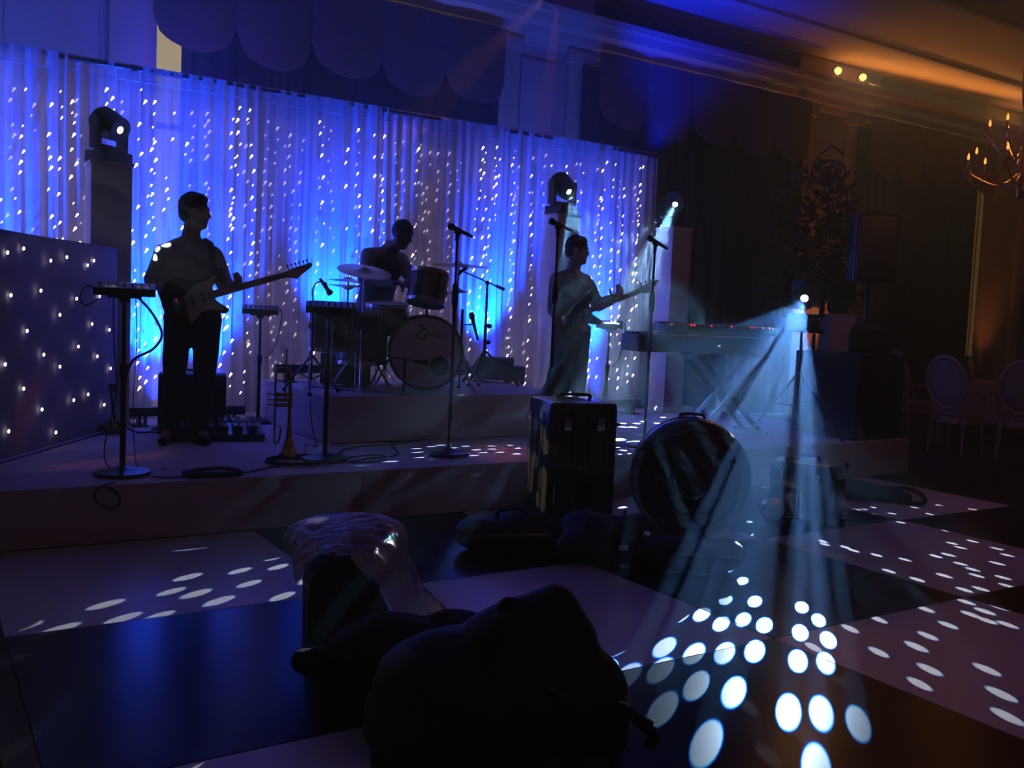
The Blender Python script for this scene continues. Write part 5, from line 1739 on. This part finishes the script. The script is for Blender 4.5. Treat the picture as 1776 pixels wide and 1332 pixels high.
def film(u, v):
    i = u * (len(outer) - 1)
    k = min(int(i), len(outer) - 2)
    po = outer[k].lerp(outer[k + 1], i - k)
    pi_ = inner[k].lerp(inner[k + 1], i - k)
    p = pi_.lerp(po, sin(v * pi / 2) ** 0.9)
    y = -0.185 + 0.46 * v
    n1 = noise.noise(Vector((u * 6, v * 4, 1.3)))
    n2 = noise.noise(Vector((u * 17, v * 13, 4.1)))
    n3 = 1 - abs(noise.noise(Vector((u * 9 + v * 5, v * 8 - u * 4, 7.7))))
    drop = 0.10 * max(0.0, v - 0.8)
    return (p.x + 0.014 * n1 + 0.008 * n2, y + 0.02 * n1 + 0.012 * n2, max(0.008, p.z + 0.010 * n1 + 0.010 * n2 + 0.020 * (n3 - 0.8) - drop))


g = MB().grid(film, 70, 34)
o = obj('plastic_bag', g, FILM)
o.location = wp
o.rotation_euler = (0, 0, wz)
tag(o, 'crumpled clear plastic bag with catching highlights, thrown over the black wedge', 'plastic bag')

# ------------------------------------------------------------------ nearest heap: black coat and rucksack
rp = at(860, 1330, 2.95)
rp.z = 0
rz = face(rp)
K = 2.95 / 1640
kp_ = at(860, 1330, 2.95)
q = lambda x, y, dy=0.0: ((x - 860) * K, dy, (1352 - y) * K)
t = thing('rucksack', 'big black rucksack nearest to us with its peaked top turned up', 'bag', rp, rz)
obj('bag_body', blob([('b', q(800, 1260), (0.30, 0.20, 0.22)), ('b', q(900, 1230), (0.26, 0.18, 0.26)), ('b', q(985, 1260), (0.19, 0.17, 0.20)), ('b', q(720, 1290), (0.17, 0.19, 0.18)),
                      ('c', q(905, 1120), q(950, 1078), 0.085, 0.052), ('c', q(950, 1078), q(985, 1150), 0.05, 0.07), ('c', q(985, 1150), q(1035, 1240), 0.06, 0.07), ('c', q(870, 1130), q(930, 1100), 0.075, 0.06),
                      ('b', q(1045, 1290), (0.09, 0.13, 0.12)), ('x', q(850, 1345), (0.72, 0.30, 0.04))], 0.014, 0.012, 6, 3.0), NYLON, t)
obj('top_handle', MB().tube(spline([q(855, 1098, -0.02), q(865, 1082, -0.03), q(885, 1085, -0.03), q(900, 1100, -0.02)]), 0.013, 8), NYLON, t)
obj('side_strap', MB().tube(spline([q(1040, 1235, -0.06), q(1075, 1250, -0.09), q(1105, 1275, -0.08), q(1128, 1300, -0.05), q(1120, 1322, -0.03)]), [0.018] * 33, 8), NYLON, t)
obj('buckle', MB().box(q(1062, 1245, -0.10), (0.03, 0.02, 0.05), (0, 0.3, 0), bev=0.004), BLACK, t)
obj('buckle', MB().box(q(1110, 1270, -0.08), (0.035, 0.02, 0.025), (0, 0.5, 0), bev=0.004), BLACK, t)
obj('zip', MB().tube(spline([q(890, 1185, -0.19), q(930, 1187, -0.20), q(965, 1205, -0.19)]), 0.004, 5), STEEL, t)
rp2 = at(700, 1170, 3.30)
rp2.z = 0
K2 = 3.30 / 1640
q2 = lambda x, y, dy=0.0: ((x - 700) * K2, dy, (1232 - y) * K2)
t = thing('black_coat', 'black coat lying between the wedge and the rucksack, one sleeve stretched to the left', 'coat', rp2, face(rp2))
obj('coat_body', blob([('b', q2(720, 1160), (0.26, 0.20, 0.14)), ('b', q2(790, 1130), (0.17, 0.16, 0.10)), ('b', q2(640, 1150), (0.16, 0.16, 0.10)), ('b', q2(690, 1110), (0.15, 0.10, 0.055))], 0.016, 0.014, 6, 8.0), BLKF, t)
obj('sleeve', blob([('c', q2(650, 1160, -0.02), q2(555, 1165, -0.03), 0.075, 0.06), ('c', q2(555, 1165, -0.03), q2(528, 1158, -0.03), 0.055, 0.040)], 0.012, 0.008, 9, 2.0), BLKF, t)
obj('collar', blob([('c', q2(760, 1095), q2(850, 1100), 0.04, 0.032)], 0.012, 0.006, 9, 1.0), BLKF, t)
# ------------------------------------------------------------------ right of the stage: draped table, loudspeaker, bag, plant
TBX0, TBX1, TBY0, TBY1 = 7.42, 8.10, 5.62, 6.35
t = thing('draped_table', 'table covered to the floor in black cloth at the right end of the stage', 'table', ((TBX0 + TBX1) / 2, (TBY0 + TBY1) / 2, ZS), 0)
th = 0.80
obj('tabletop', MB().box((0, 0, th - 0.02), (TBX1 - TBX0 - 0.03, TBY1 - TBY0 - 0.03, 0.03)), BLACK, t)
hx, hy = (TBX1 - TBX0) / 2, (TBY1 - TBY0) / 2
per = []
for (a, b) in (((-hx, -hy), (hx, -hy)), ((hx, -hy), (hx, hy)), ((hx, hy), (-hx, hy)), ((-hx, hy), (-hx, -hy))):
    for k in range(24):
        per.append((a[0] + (b[0] - a[0]) * k / 24, a[1] + (b[1] - a[1]) * k / 24))
n = len(per)
cm = MB()
vs, fs = [], []
for j in range(6):
    v = j / 5
    for i, (x, y) in enumerate(per):
        k = 1 + (0.018 + 0.014 * sin(i * 1.3)) * (1 - v) + 0.004
        vs.append((x * k, y * k, 0.012 + (th - 0.008) * v))
for j in range(5):
    for i in range(n):
        fs.append((j * n + i, j * n + (i + 1) % n, (j + 1) * n + (i + 1) % n, (j + 1) * n + i))
fs.append(tuple(5 * n + i for i in range(n)))
cm._add(vs, fs)
obj('black_cloth', cm, BLKF, t)

sp_ = on_y(1506, 490, 6.05)
spx = min(sp_.x, TBX1 - 0.2)
t = thing('loudspeaker', 'black loudspeaker on a pole above the draped table', 'speaker', (sp_.x, 6.05, ZS + th + 0.004), face(sp_) + 0.35)
zb = sp_.z - ZS - th
obj('pole', MB().cone((0, 0, 0.0), (0, 0, zb + 0.06), 0.019).lathe([(0, 0), (0.14, 0), (0.14, 0.008), (0.03, 0.02), (0, 0.02)]), BLKM, t)
oc = [(-0.20, -0.17), (0.20, -0.17), (0.225, -0.12), (0.17, 0.17), (-0.17, 0.17), (-0.225, -0.12)]
m = MB().prism(oc, zb, zb + 0.66)
bmesh.ops.bevel(m.bm, geom=m.bm.edges[:], offset=0.012, segments=2, affect='EDGES')
obj('cabinet', m, BLACK, t)
obj('grille', MB().box((0, -0.172, zb + 0.33), (0.37, 0.012, 0.60), bev=0.005), STEEL, t)
obj('carry_handle', MB().tube(spline([(-0.06, 0, zb + 0.66), (-0.05, 0, zb + 0.685), (0.05, 0, zb + 0.685), (0.06, 0, zb + 0.66)]), 0.011, 8), RUBBER, t)

bg = on_y(1510, 606, 5.85)
t = thing('equipment_bag', 'black equipment bag with a pale catch of light on top, on the draped table', 'bag', (7.80, 5.82, ZS + th + 0.005), face((7.8, 5.82)))
obj('bag_body', blob([('x', (0, 0, 0.12), (0.34, 0.20, 0.22)), ('b', (0, 0, 0.16), (0.19, 0.11, 0.12)), ('b', (-0.08, 0, 0.24), (0.09, 0.08, 0.05))], 0.012, 0.006, 8, 2.0), NYLON, t)
obj('strap', MB().tube(spline([(-0.15, -0.03, 0.20), (-0.08, -0.05, 0.305), (0.10, -0.04, 0.305), (0.17, -0.02, 0.18)]), 0.012, 6), NYLON, t)
obj('zip', MB().tube(spline([(-0.15, -0.115, 0.13), (0.0, -0.13, 0.14), (0.15, -0.115, 0.13)]), 0.004, 5), STEEL, t)
ml = on_y(1421, 606, 6.0)
t = thing('desk_stand', 'small dark T shaped stand at the left end of the draped table', 'stand', (7.50, 6.22, ZS + th + 0.004), face((7.5, 6.2)))
obj('post', MB().cone((0, 0, 0), (0, 0, 0.17), 0.016).box((0, 0, 0.005), (0.12, 0.12, 0.01)), BLKM, t)
obj('tray', MB().box((0, 0, 0.185), (0.20, 0.14, 0.025), bev=0.006), BLKM, t)

# plinth with the tall greenery
pp_ = on_y(1453, 545, 7.3)
t = thing('white_plinth', 'square white plinth under the tall plant, right of the stage', 'plinth', (pp_.x, 7.3, -0.02), face(pp_) + 0.4, 'plant plinth')
obj('column', MB().box((0, 0, (pp_.z + 0.02) / 2), (0.30, 0.30, pp_.z + 0.01), bev=0.004), WHITEP, t)
obj('base_plate', MB().box((0, 0, 0.05), (0.34, 0.34, 0.10), bev=0.006), WHITEP, t)
obj('top_plate', MB().box((0, 0, pp_.z + 0.005), (0.33, 0.33, 0.03), bev=0.004), WHITEP, t)
pb0 = Vector((pp_.x, 7.3, pp_.z + 0.001))
t = thing('tall_plant', 'tall leafy plant with an iron scroll and leaves coloured orange for warm light, on a white plinth', 'plant', pb0, face(pp_))
obj('pot', MB().lathe([(0, 0), (0.10, 0), (0.13, 0.08), (0.12, 0.18), (0.135, 0.20), (0.125, 0.205), (0.11, 0.17), (0, 0.17)]), IRON, t)
KP = (0.54 * pp_.x + 0.838 * 7.3) / 1640
pq = lambda x, y, dy=0: Vector(((x - 1453) * KP, dy, (540 - y) * KP))
stm = MB()
tips = []
rr = random.Random(5)
for k in range(26):
    tx, ty = rr.uniform(1325, 1462), rr.uniform(275, 500)
    if tx < 1360 and ty < 330:
        ty += 90
    e = pq(tx, ty, rr.uniform(-0.3, 0.3))
    mid = Vector((e.x * 0.45, e.y * 0.4, e.z * 0.62))
    pts = spline([(0, 0, 0.15), mid, e], 8)
    stm.tube(pts, 0.006, 5)
    tips.append(pts)
obj('stems', stm, IRON, t)
lf = MB()
for pts in tips:
    for q_ in range(60):
        p = pts[rr.randrange(5, len(pts))] + Vector((rr.gauss(0, 0.07), rr.gauss(0, 0.07), rr.gauss(0, 0.07)))
        d = Vector((rr.gauss(0, 1), rr.gauss(0, 1), rr.gauss(0, 0.7))).normalized()
        w = d.orthogonal().normalized()
        w.rotate(Matrix.Rotation(rr.uniform(0, 6.28), 3, d))
        nn_ = d.cross(w)
        L_, W_ = rr.uniform(0.09, 0.17), rr.uniform(0.026, 0.046)
        lf._add([p, p + d * L_ * 0.45 + w * W_, p + d * L_ + nn_ * 0.012, p + d * L_ * 0.45 - w * W_, p + d * L_ * 0.5 - nn_ * 0.008], [(0, 1, 4), (1, 2, 4), (2, 3, 4), (3, 0, 4)])
o = obj('foliage', lf, LEAF, t); o['kind'] = 'stuff'
ORNG = mat('warm_glow_leaf', (0.80, 0.20, 0.03), 0.5, var=0.3, scale=30)  # warm glow on the leaves put into an orange colour
fl = MB()
for cx_, cy_ in ((1430, 432), (1410, 440), (1408, 268), (1404, 330), (1436, 350)):
    for q_ in range(22 if cx_ == 1430 else 9):
        p = pq(cx_, cy_, -0.36) + Vector((rr.gauss(0, 0.03), rr.gauss(0, 0.02), rr.gauss(0, 0.05)))
        d = Vector((rr.gauss(0, 1), -0.5, rr.gauss(0.6, 0.6))).normalized()
        w = d.orthogonal().normalized()
        fl._add([p, p + d * 0.025 + w * 0.014, p + d * 0.055, p + d * 0.025 - w * 0.014], [(0, 1, 2, 3)])
o = obj('warm_glow_leaves', fl.solid(0.002), ORNG, t); o['kind'] = 'stuff'
sc_ = MB()
c0_ = pq(1425, 300, -0.1)
for s in (-1, 1):
    for R0, zz in ((0.17, 0.0), (0.11, -0.02)):
        sc_.tube([c0_ + Vector((s * R0 * cos(a) * (1 - a / 9), 0, zz + R0 * sin(a) * (1 - a / 9))) for a in [k * 0.35 for k in range(20)]], 0.010, 6)
sc_.tube([pq(1425, 320, -0.1), pq(1432, 430, -0.08), (0, 0, 0.15)], 0.010, 6)
sc_.tube([pq(1405, 270, -0.1), pq(1425, 255, -0.1), pq(1446, 270, -0.1)], 0.014, 6)
obj('iron_scroll', sc_, IRON, t)

# ------------------------------------------------------------------ dining chairs and table
def chair(label, p, rz):
    t = thing('dining_chair', label, 'chair', p, rz, 'dining chairs')
    obj('seat', MB().lathe([(0, 0.43), (0.20, 0.43), (0.235, 0.45), (0.235, 0.48), (0.20, 0.505), (0, 0.515)], seg=28), UPHOL, t)
    obj('seat_frame', MB().lathe([(0.16, 0.36), (0.235, 0.36), (0.245, 0.40), (0.235, 0.435), (0.16, 0.435), (0.16, 0.36)], seg=28), CHAIRW, t)
    for sx in (-1, 1):
        for sy in (-1, 1):
            x, y = sx * 0.19, sy * 0.18
            obj('leg', MB().tube([(x, y, 0.42), (x * 1.02, y * 1.02, 0.36), (x * 1.06, y * 1.06, 0.2), (x * 1.12, y * 1.14, 0.0)], [0.026, 0.024, 0.019, 0.013], 10), CHAIRW, t)
    tl = RAD(-12)
    fr = MB(); pd = MB()
    pts = [Vector((0.235 * cos(a), 0.20 + (0.29 + 0.29 * sin(a)) * 0.20, 0.53 + 0.29 + 0.29 * sin(a))) for a in [2 * pi * k / 32 for k in range(33)]]
    fr.tube(pts, 0.024, 8, cap=False)
    for s in (-1, 1):
        fr.cone((s * 0.14, 0.19, 0.40), (s * 0.15, 0.215, 0.58), 0.020)
    obj('back_frame', fr, CHAIRW, t)
    pd.ball((0, 0.258, 0.82), (0.215, 0.028, 0.27), 24, 12, (RAD(-11), 0, 0))
    obj('backrest', pd, UPHOL, t)
    for s in (-1, 1):
        ar = MB().tube(spline([(s * 0.215, 0.23, 0.72), (s * 0.255, 0.10, 0.70), (s * 0.255, -0.06, 0.685), (s * 0.235, -0.10, 0.60), (s * 0.225, -0.09, 0.45)]), 0.017, 8)
        obj('armrest', ar, CHAIRW, t)
    return t


c1 = on_z(1655, 786, -0.02)
c2 = on_z(1765, 797, -0.02)
c0 = on_z(1583, 762, -0.02)
c3 = on_z(1640, 745, -0.02)
chair('second dining chair from the draped table, lit along its curved top rail', c1, face(c1) + RAD(190 - 42))
chair('dining chair at the right edge, nearest of the dining chairs', c2, face(c2) + RAD(190 - 10))
chair('dining chair half hidden by the draped table', c0, face(c0) + RAD(190 - 70))
tbp = at(1752, 715, 12.6)
tbp.z = -0.02
t = thing('dining_table', 'round dining table under a white cloth, laid with glasses', 'table', tbp, 0)
obj('tabletop', MB().lathe([(0, 0.72), (0.72, 0.72), (0.72, 0.745), (0, 0.745)], seg=40), CHAIRW, t)
obj('pedestal', MB().lathe([(0, 0), (0.30, 0), (0.30, 0.03), (0.06, 0.08), (0.06, 0.70), (0.2, 0.72), (0, 0.72)]), CHAIRW, t)
cl_ = MB()
NS = 72


def tcv(i, j):
    a = 2 * pi * i / NS
    if j <= 2:
        r = 0.735 * j / 2
        return (r * cos(a), r * sin(a), 0.750)
    v = (j - 2) / 5
    r = 0.738 + (0.03 + 0.025 * sin(a * 14)) * v
    return (r * cos(a), r * sin(a), 0.748 - 0.50 * v)


cl_._add([tcv(i, j) for j in range(1, 8) for i in range(NS)], [(j * NS + i, j * NS + (i + 1) % NS, (j + 1) * NS + (i + 1) % NS, (j + 1) * NS + i) for j in range(6) for i in range(NS)] + [tuple(range(NS))])
obj('tablecloth', cl_, LINEN, t)
GL = mat('glass', (0.9, 0.9, 0.92), 0.03, trans=0.9, var=0.0)
gp = [(0.0, 0.0), (0.034, 0.0), (0.034, 0.003), (0.005, 0.010), (0.004, 0.085), (0.02, 0.10), (0.034, 0.13), (0.036, 0.165), (0.030, 0.205), (0.029, 0.205), (0.034, 0.165), (0.032, 0.132), (0.018, 0.104), (0.0, 0.098)]
gm_ = MB().lathe(gp, seg=14).mesh('wine_glass')
gm_.materials.append(GL)
Rt = Matrix.Rotation(face(tbp), 3, 'Z')
for k in range(9):
    x = -0.20 + 0.085 * k
    o = bpy.data.objects.new('wine_glass', gm_)
    COL.objects.link(o)
    o.location = tbp + Rt @ Vector((x, -0.30 - 0.1 * (k % 2), 0.7515))
    tag(o, 'clear stemmed wine glass in the row set on the white tablecloth', 'glass', 'wine glasses on the dining table')
t = thing('glass_hurricane', 'tall clear glass cylinder with a candle, left on the white tablecloth', 'candle holder', tbp + Rt @ Vector((-0.52, -0.28, 0.7515)), 0)
obj('cylinder', MB().lathe([(0, 0), (0.055, 0), (0.06, 0.01), (0.06, 0.34), (0.056, 0.34), (0.055, 0.012), (0, 0.012)], seg=20), GL, t)
obj('candle', MB().cone((0, 0, 0.012), (0, 0, 0.20), 0.026), CREAM, t)

# dark sideboard by the far wall behind the table
sbp = on_y(1775, 640, 9.55)
t = thing('sideboard', 'dark sideboard along the far wall behind the dining table', 'sideboard', (19.0, 9.3, -0.02), 0)
obj('body', MB().box((0, 0, 0.56), (2.6, 0.5, 1.06), bev=0.01), DARKW, t)
for k in range(4):
    d = obj('door', MB().box((-0.96 + 0.64 * k, -0.255, 0.55), (0.60, 0.02, 0.9), bev=0.006), DARKW, t)
    obj('handle', MB().ball((-0.96 + 0.64 * k + 0.24, -0.275, 0.6), 0.014, 8, 6), BRASS, d)
obj('top', MB().box((0, 0, 1.105), (2.68, 0.56, 0.03), bev=0.008), DARKW, t)

# ------------------------------------------------------------------ chandelier
cc_ = at(1772, 300, 8.0)
t = thing('chandelier', 'amber crystal chandelier with flame shaped bulbs hanging at the right edge', 'chandelier', (cc_.x, cc_.y, cc_.z), face(cc_))
top = CEIL - cc_.z
obj('chain_sleeve', MB().lathe([(0, 0.55), (0.035, 0.55), (0.05, 0.7), (0.05, top - 0.12), (0.09, top - 0.02), (0.09, top), (0, top)]), BLKF, t)
obj('stem', MB().lathe([(0, -0.22), (0.03, -0.2), (0.05, -0.12), (0.02, -0.05), (0.045, 0.05), (0.02, 0.18), (0.05, 0.30), (0.02, 0.42), (0.03, 0.56), (0, 0.58)]), BRASS, t)
PXM = 8.0 / 1640


def arm(R_, a, z0, z1):
    p = Vector((R_ * cos(a), R_ * sin(a), z1))
    ao = obj('arm', MB().tube(spline([(0.02 * cos(a), 0.02 * sin(a), z0), (R_ * 0.4 * cos(a), R_ * 0.4 * sin(a), z0 - 0.10), (R_ * 0.85 * cos(a), R_ * 0.85 * sin(a), z1 - 0.12), p - Vector((0, 0, 0.05))]), 0.008, 6)
             .lathe([(0, -0.06), (0.03, -0.05), (0.035, -0.04), (0.010, -0.035), (0.010, 0.03), (0, 0.03)], p, seg=12), BRASS, t)
    obj('candle_bulb', MB().lathe([(0, 0.03), (0.007, 0.033), (0.011, 0.05), (0.008, 0.068), (0.002, 0.088), (0, 0.09)], p, seg=8), FLAME, ao)
    cr = MB()
    for q_ in range(5):
        b_ = a + 1.25 * q_
        for w_ in range(3):
            cr.ball(p + Vector((0.034 * cos(b_), 0.034 * sin(b_), -0.065 - 0.026 * w_)), (0.007, 0.007, 0.011), 6, 4)
    obj('crystal_drops', cr, AMBER, ao)


for k in range(9):
    arm(0.42, 2 * pi * k / 9 + 0.25, 0.0, 0.10)
for k in range(6):
    arm(0.27, 2 * pi * k / 6, 0.22, 0.37)
gar = MB()
for k in range(9):
    a0, a1 = 2 * pi * k / 9 + 0.25, 2 * pi * (k + 1) / 9 + 0.25
    for q_ in range(9):
        u = (q_ + 0.5) / 9
        a = a0 + (a1 - a0) * u
        gar.ball((0.40 * cos(a), 0.40 * sin(a), 0.02 - 0.10 * sin(pi * u)), 0.009, 6, 4)
        gar.ball((0.30 * (1 - u) * cos(a0) + 0.04 * cos(a0), 0.30 * (1 - u) * sin(a0) + 0.04 * sin(a0), -0.06 + 0.42 * u * u), 0.008, 6, 4)
o = obj('crystal_garland', gar, AMBER, t); o['kind'] = 'stuff'

pl_ = bpy.data.lights.new('chandelier_light', 'POINT')
pl_.energy = 12
pl_.color = (1.0, 0.42, 0.14)
pl_.shadow_soft_size = 0.12
po_ = bpy.data.objects.new('chandelier_light', pl_)
COL.objects.link(po_)
po_.location = cc_ + Vector((0, 0, 0.62))

# ------------------------------------------------------------------ spot lamps on the cornice
def cornice_spot(label, px, py, lens, aimv, group='spot lamps on the cornice'):
    p = on_y(px, py, YW - 0.37)
    t = thing('cornice_spotlight', label, 'spotlight', (p.x, p.y, 5.06), 0, group)
    z = max(0.13, p.z - 5.06)
    obj('bracket', MB().box((0, 0, 0.006), (0.12, 0.10, 0.012)).cone((0, 0, 0), (0, 0, z - 0.05), 0.010).box((0, 0, z - 0.05), (0.15, 0.02, 0.02)), BLKM, t)
    q_ = Vector(aimv).normalized().to_track_quat('Z', 'Y').to_euler()
    obj('can', MB().lathe([(0, -0.12), (0.05, -0.11), (0.065, -0.05), (0.068, 0.07), (0.060, 0.07), (0.055, 0.05)], (0, 0, z), q_, 18), BLKM, t)
    obj('lens', MB().lathe([(0, 0.052), (0.055, 0.050)], (0, 0, z), q_, 18), lens, t)
    return Vector((p.x, p.y, 5.06 + z)) + Vector(aimv).normalized() * 0.08


q1 = cornice_spot('left lamp of the pair glowing warm on the cornice above the white pier', 1451, 140, LENSD, (-0.6, -0.75, -0.3))
q2_ = cornice_spot('right lamp of the pair glowing warm on the cornice above the white pier', 1494, 148, LENSD, (-0.6, -0.75, -0.3))
q3 = cornice_spot('unlit lamp beside the warm pair on the cornice', 1520, 152, BLKM, (0.5, -0.8, -0.2))
q4 = cornice_spot('red glowing lamp on the cornice at the top of the view', 954, 6, LENSR, (-0.75, -0.55, -0.42))
spot('cornice_lamp', q1, q1 + Vector((-0.6, -0.75, -0.35)), 30, (1.0, 0.55, 0.25), 50, 0.6, 0.03)
spot('cornice_lamp', q2_, q2_ + Vector((-0.6, -0.75, -0.35)), 30, (1.0, 0.55, 0.25), 50, 0.6, 0.03)
tgt = on_y(770, 165, 8.6)
spot('cornice_lamp', q4, tgt, 260, (1.0, 0.30, 0.16), 9, 0.7, 0.03)
spot('cornice_lamp', q4 + Vector((0.1, -0.05, -0.1)), on_z(880, 785, ZS), 350, (1.0, 0.22, 0.10), 7, 1.0, 0.03)
# warm fill lights without fittings, added to brighten the piers and cornice
for x_, w_ in ((11.9, 120), (16.6, 30)):
    spot('pier_fill', (x_, 9.45, 0.4), (x_ + 0.3, 9.85, 4.6), w_, (1.0, 0.42, 0.22), 70, 1.0, 0.1)
# the cove's own warm lamps behind the cornice, shining up on the ceiling
area('cove_lamp', (14.2, 9.72, 5.10), (14.0, 7.6, 5.9), 26, (1.0, 0.45, 0.14), 4.5, 0.12)
area('cove_lamp', (18.5, 9.72, 5.10), (18.3, 7.6, 5.9), 9, (1.0, 0.45, 0.14), 4, 0.12)


# ------------------------------------------------------------------ cables on and about the stage
def cable(label, pts, r=0.006, name='cable'):
    o = obj(name, MB().tube(spline(pts, 7), r, 6), RUBBER)
    tag(o, label, 'cable')
    return o


def zpt(px, py, z=ZS, h=0.007):
    p = on_z(px, py, z)
    return (p.x, p.y, z + h)


cable('black cable snaking along the foot of the drum riser to the tall drum case', [zpt(*p) for p in ((585, 792), (600, 780), (640, 774), (690, 772), (660, 766), (665, 763), (700, 770), (745, 762), (800, 758), (860, 755), (905, 754))])
cable('loose cable loop on the stage right of the coiled heap', [zpt(*p) for p in ((590, 799), (620, 793), (660, 791), (672, 797), (640, 803), (605, 803), (640, 797), (685, 792), (688, 782), (680, 776))])
def coil(label, px, py, rx, n, seed, r=0.006, z=ZS):
    rr_ = random.Random(seed)
    p = on_z(px, py, z)
    pts = []
    for k in range(n * 10):
        a = 2 * pi * k / 10
        f_ = 1 + rr_.uniform(-0.12, 0.12)
        pts.append((p.x + rx * f_ * cos(a) + rr_.uniform(-.01, .01), p.y + rx * 0.75 * f_ * sin(a), z + 0.008 + 0.0035 * (k // 10) + rr_.uniform(0, 0.004)))
    return cable(label, pts, r)


coil('heap of coiled black cable round the foot of the mixer stand by the trumpet', 520, 803, 0.22, 6, 3)
coil('flat coil of black cable on the front edge of the stage, left of the trumpet', 370, 824, 0.17, 5, 4)
coil('small coil of cable behind the pedalboard', 300, 745, 0.15, 3, 6, 0.005)
cable('thin cable running from the flat coil to the mixer stand by the booth', [zpt(*p) for p in ((262, 829), (300, 830), (330, 827), (350, 822), (420, 822), (470, 812), (500, 808))], 0.005)
cable('loop of cable hanging over the front edge of the stage on the left', [zpt(200, 838), (on_y(176, 842, YF - 0.012).x, YF - 0.015, ZS + 0.002), *[tuple(on_y(x, y, YF - 0.014)) for x, y in ((165, 858), (170, 872), (190, 881), (204, 877), (207, 862), (195, 848), (180, 843))]], 0.005)
cable('cables trailing across the drum riser in front of the floor toms', [zpt(*p, ZR) for p in ((528, 671), (560, 674), (600, 678), (640, 681), (690, 683))], 0.005)
cable('cable dropping from the riser to the trumpet', [zpt(545, 660, ZR), zpt(543, 672, ZR), (2.615, on_y(540, 690, 6.9).y, 0.60), (2.56, 6.70, 0.45), (2.54, 6.55, ZS + 0.01), zpt(530, 772), zpt(528, 790), zpt(510, 800)], 0.005)
pbx = on_z(192, 752, ZS)
t = thing('power_box', 'small power box with yellow plugs and leads on the stage beside the starlit booth', 'power box', (pbx.x + 0.03, pbx.y, ZS), face(pbx))
obj('housing', MB().box((0, 0, 0.05), (0.16, 0.10, 0.09), bev=0.01), BLACK, t)
obj('upright_lead', MB().tube(spline([(0.0, 0, 0.09), (-0.02, 0, 0.2), (-0.03, 0, 0.30), (-0.02, 0, 0.33)]), 0.010, 6).box((-0.02, 0, 0.35), (0.06, 0.04, 0.05), bev=0.005), RUBBER, t)
obj('plug', MB().cone((-0.05, -0.05, 0.06), (-0.05, -0.09, 0.06), 0.016).cone((0.0, -0.05, 0.06), (0.0, -0.09, 0.06), 0.016), YELL, t)
obj('lead', MB().tube(spline([(0.08, 0, 0.04), (0.16, -0.03, 0.012), (0.28, 0.0, 0.010), (0.36, -0.06, 0.010)]), 0.008, 6).tube(spline([(-0.08, 0, 0.04), (-0.15, -0.03, 0.012), (-0.26, -0.02, 0.010)]), 0.008, 6), RUBBER, t)

# ------------------------------------------------------------------ haze from the band's smoke machine fills the room
hz = bpy.data.materials.new('stage_haze')
hz.use_nodes = True
nt = hz.node_tree
nt.nodes.clear()
vsn = nt.nodes.new('ShaderNodeVolumeScatter')
vsn.inputs['Color'].default_value = (0.36, 0.60, 1, 1)
vsn.inputs['Density'].default_value = HAZE
vsn.inputs['Anisotropy'].default_value = 0.45
on = nt.nodes.new('ShaderNodeOutputMaterial')
nt.links.new(vsn.outputs[0], on.inputs['Volume'])
hb = obj('haze', MB().box((9, 1.3, 2.85), (32, 18.8, 6.1)), hz)
hb['kind'] = 'stuff'
hb['label'] = 'thin stage haze drifting through the room, catching the light beams'
hb['category'] = 'haze'
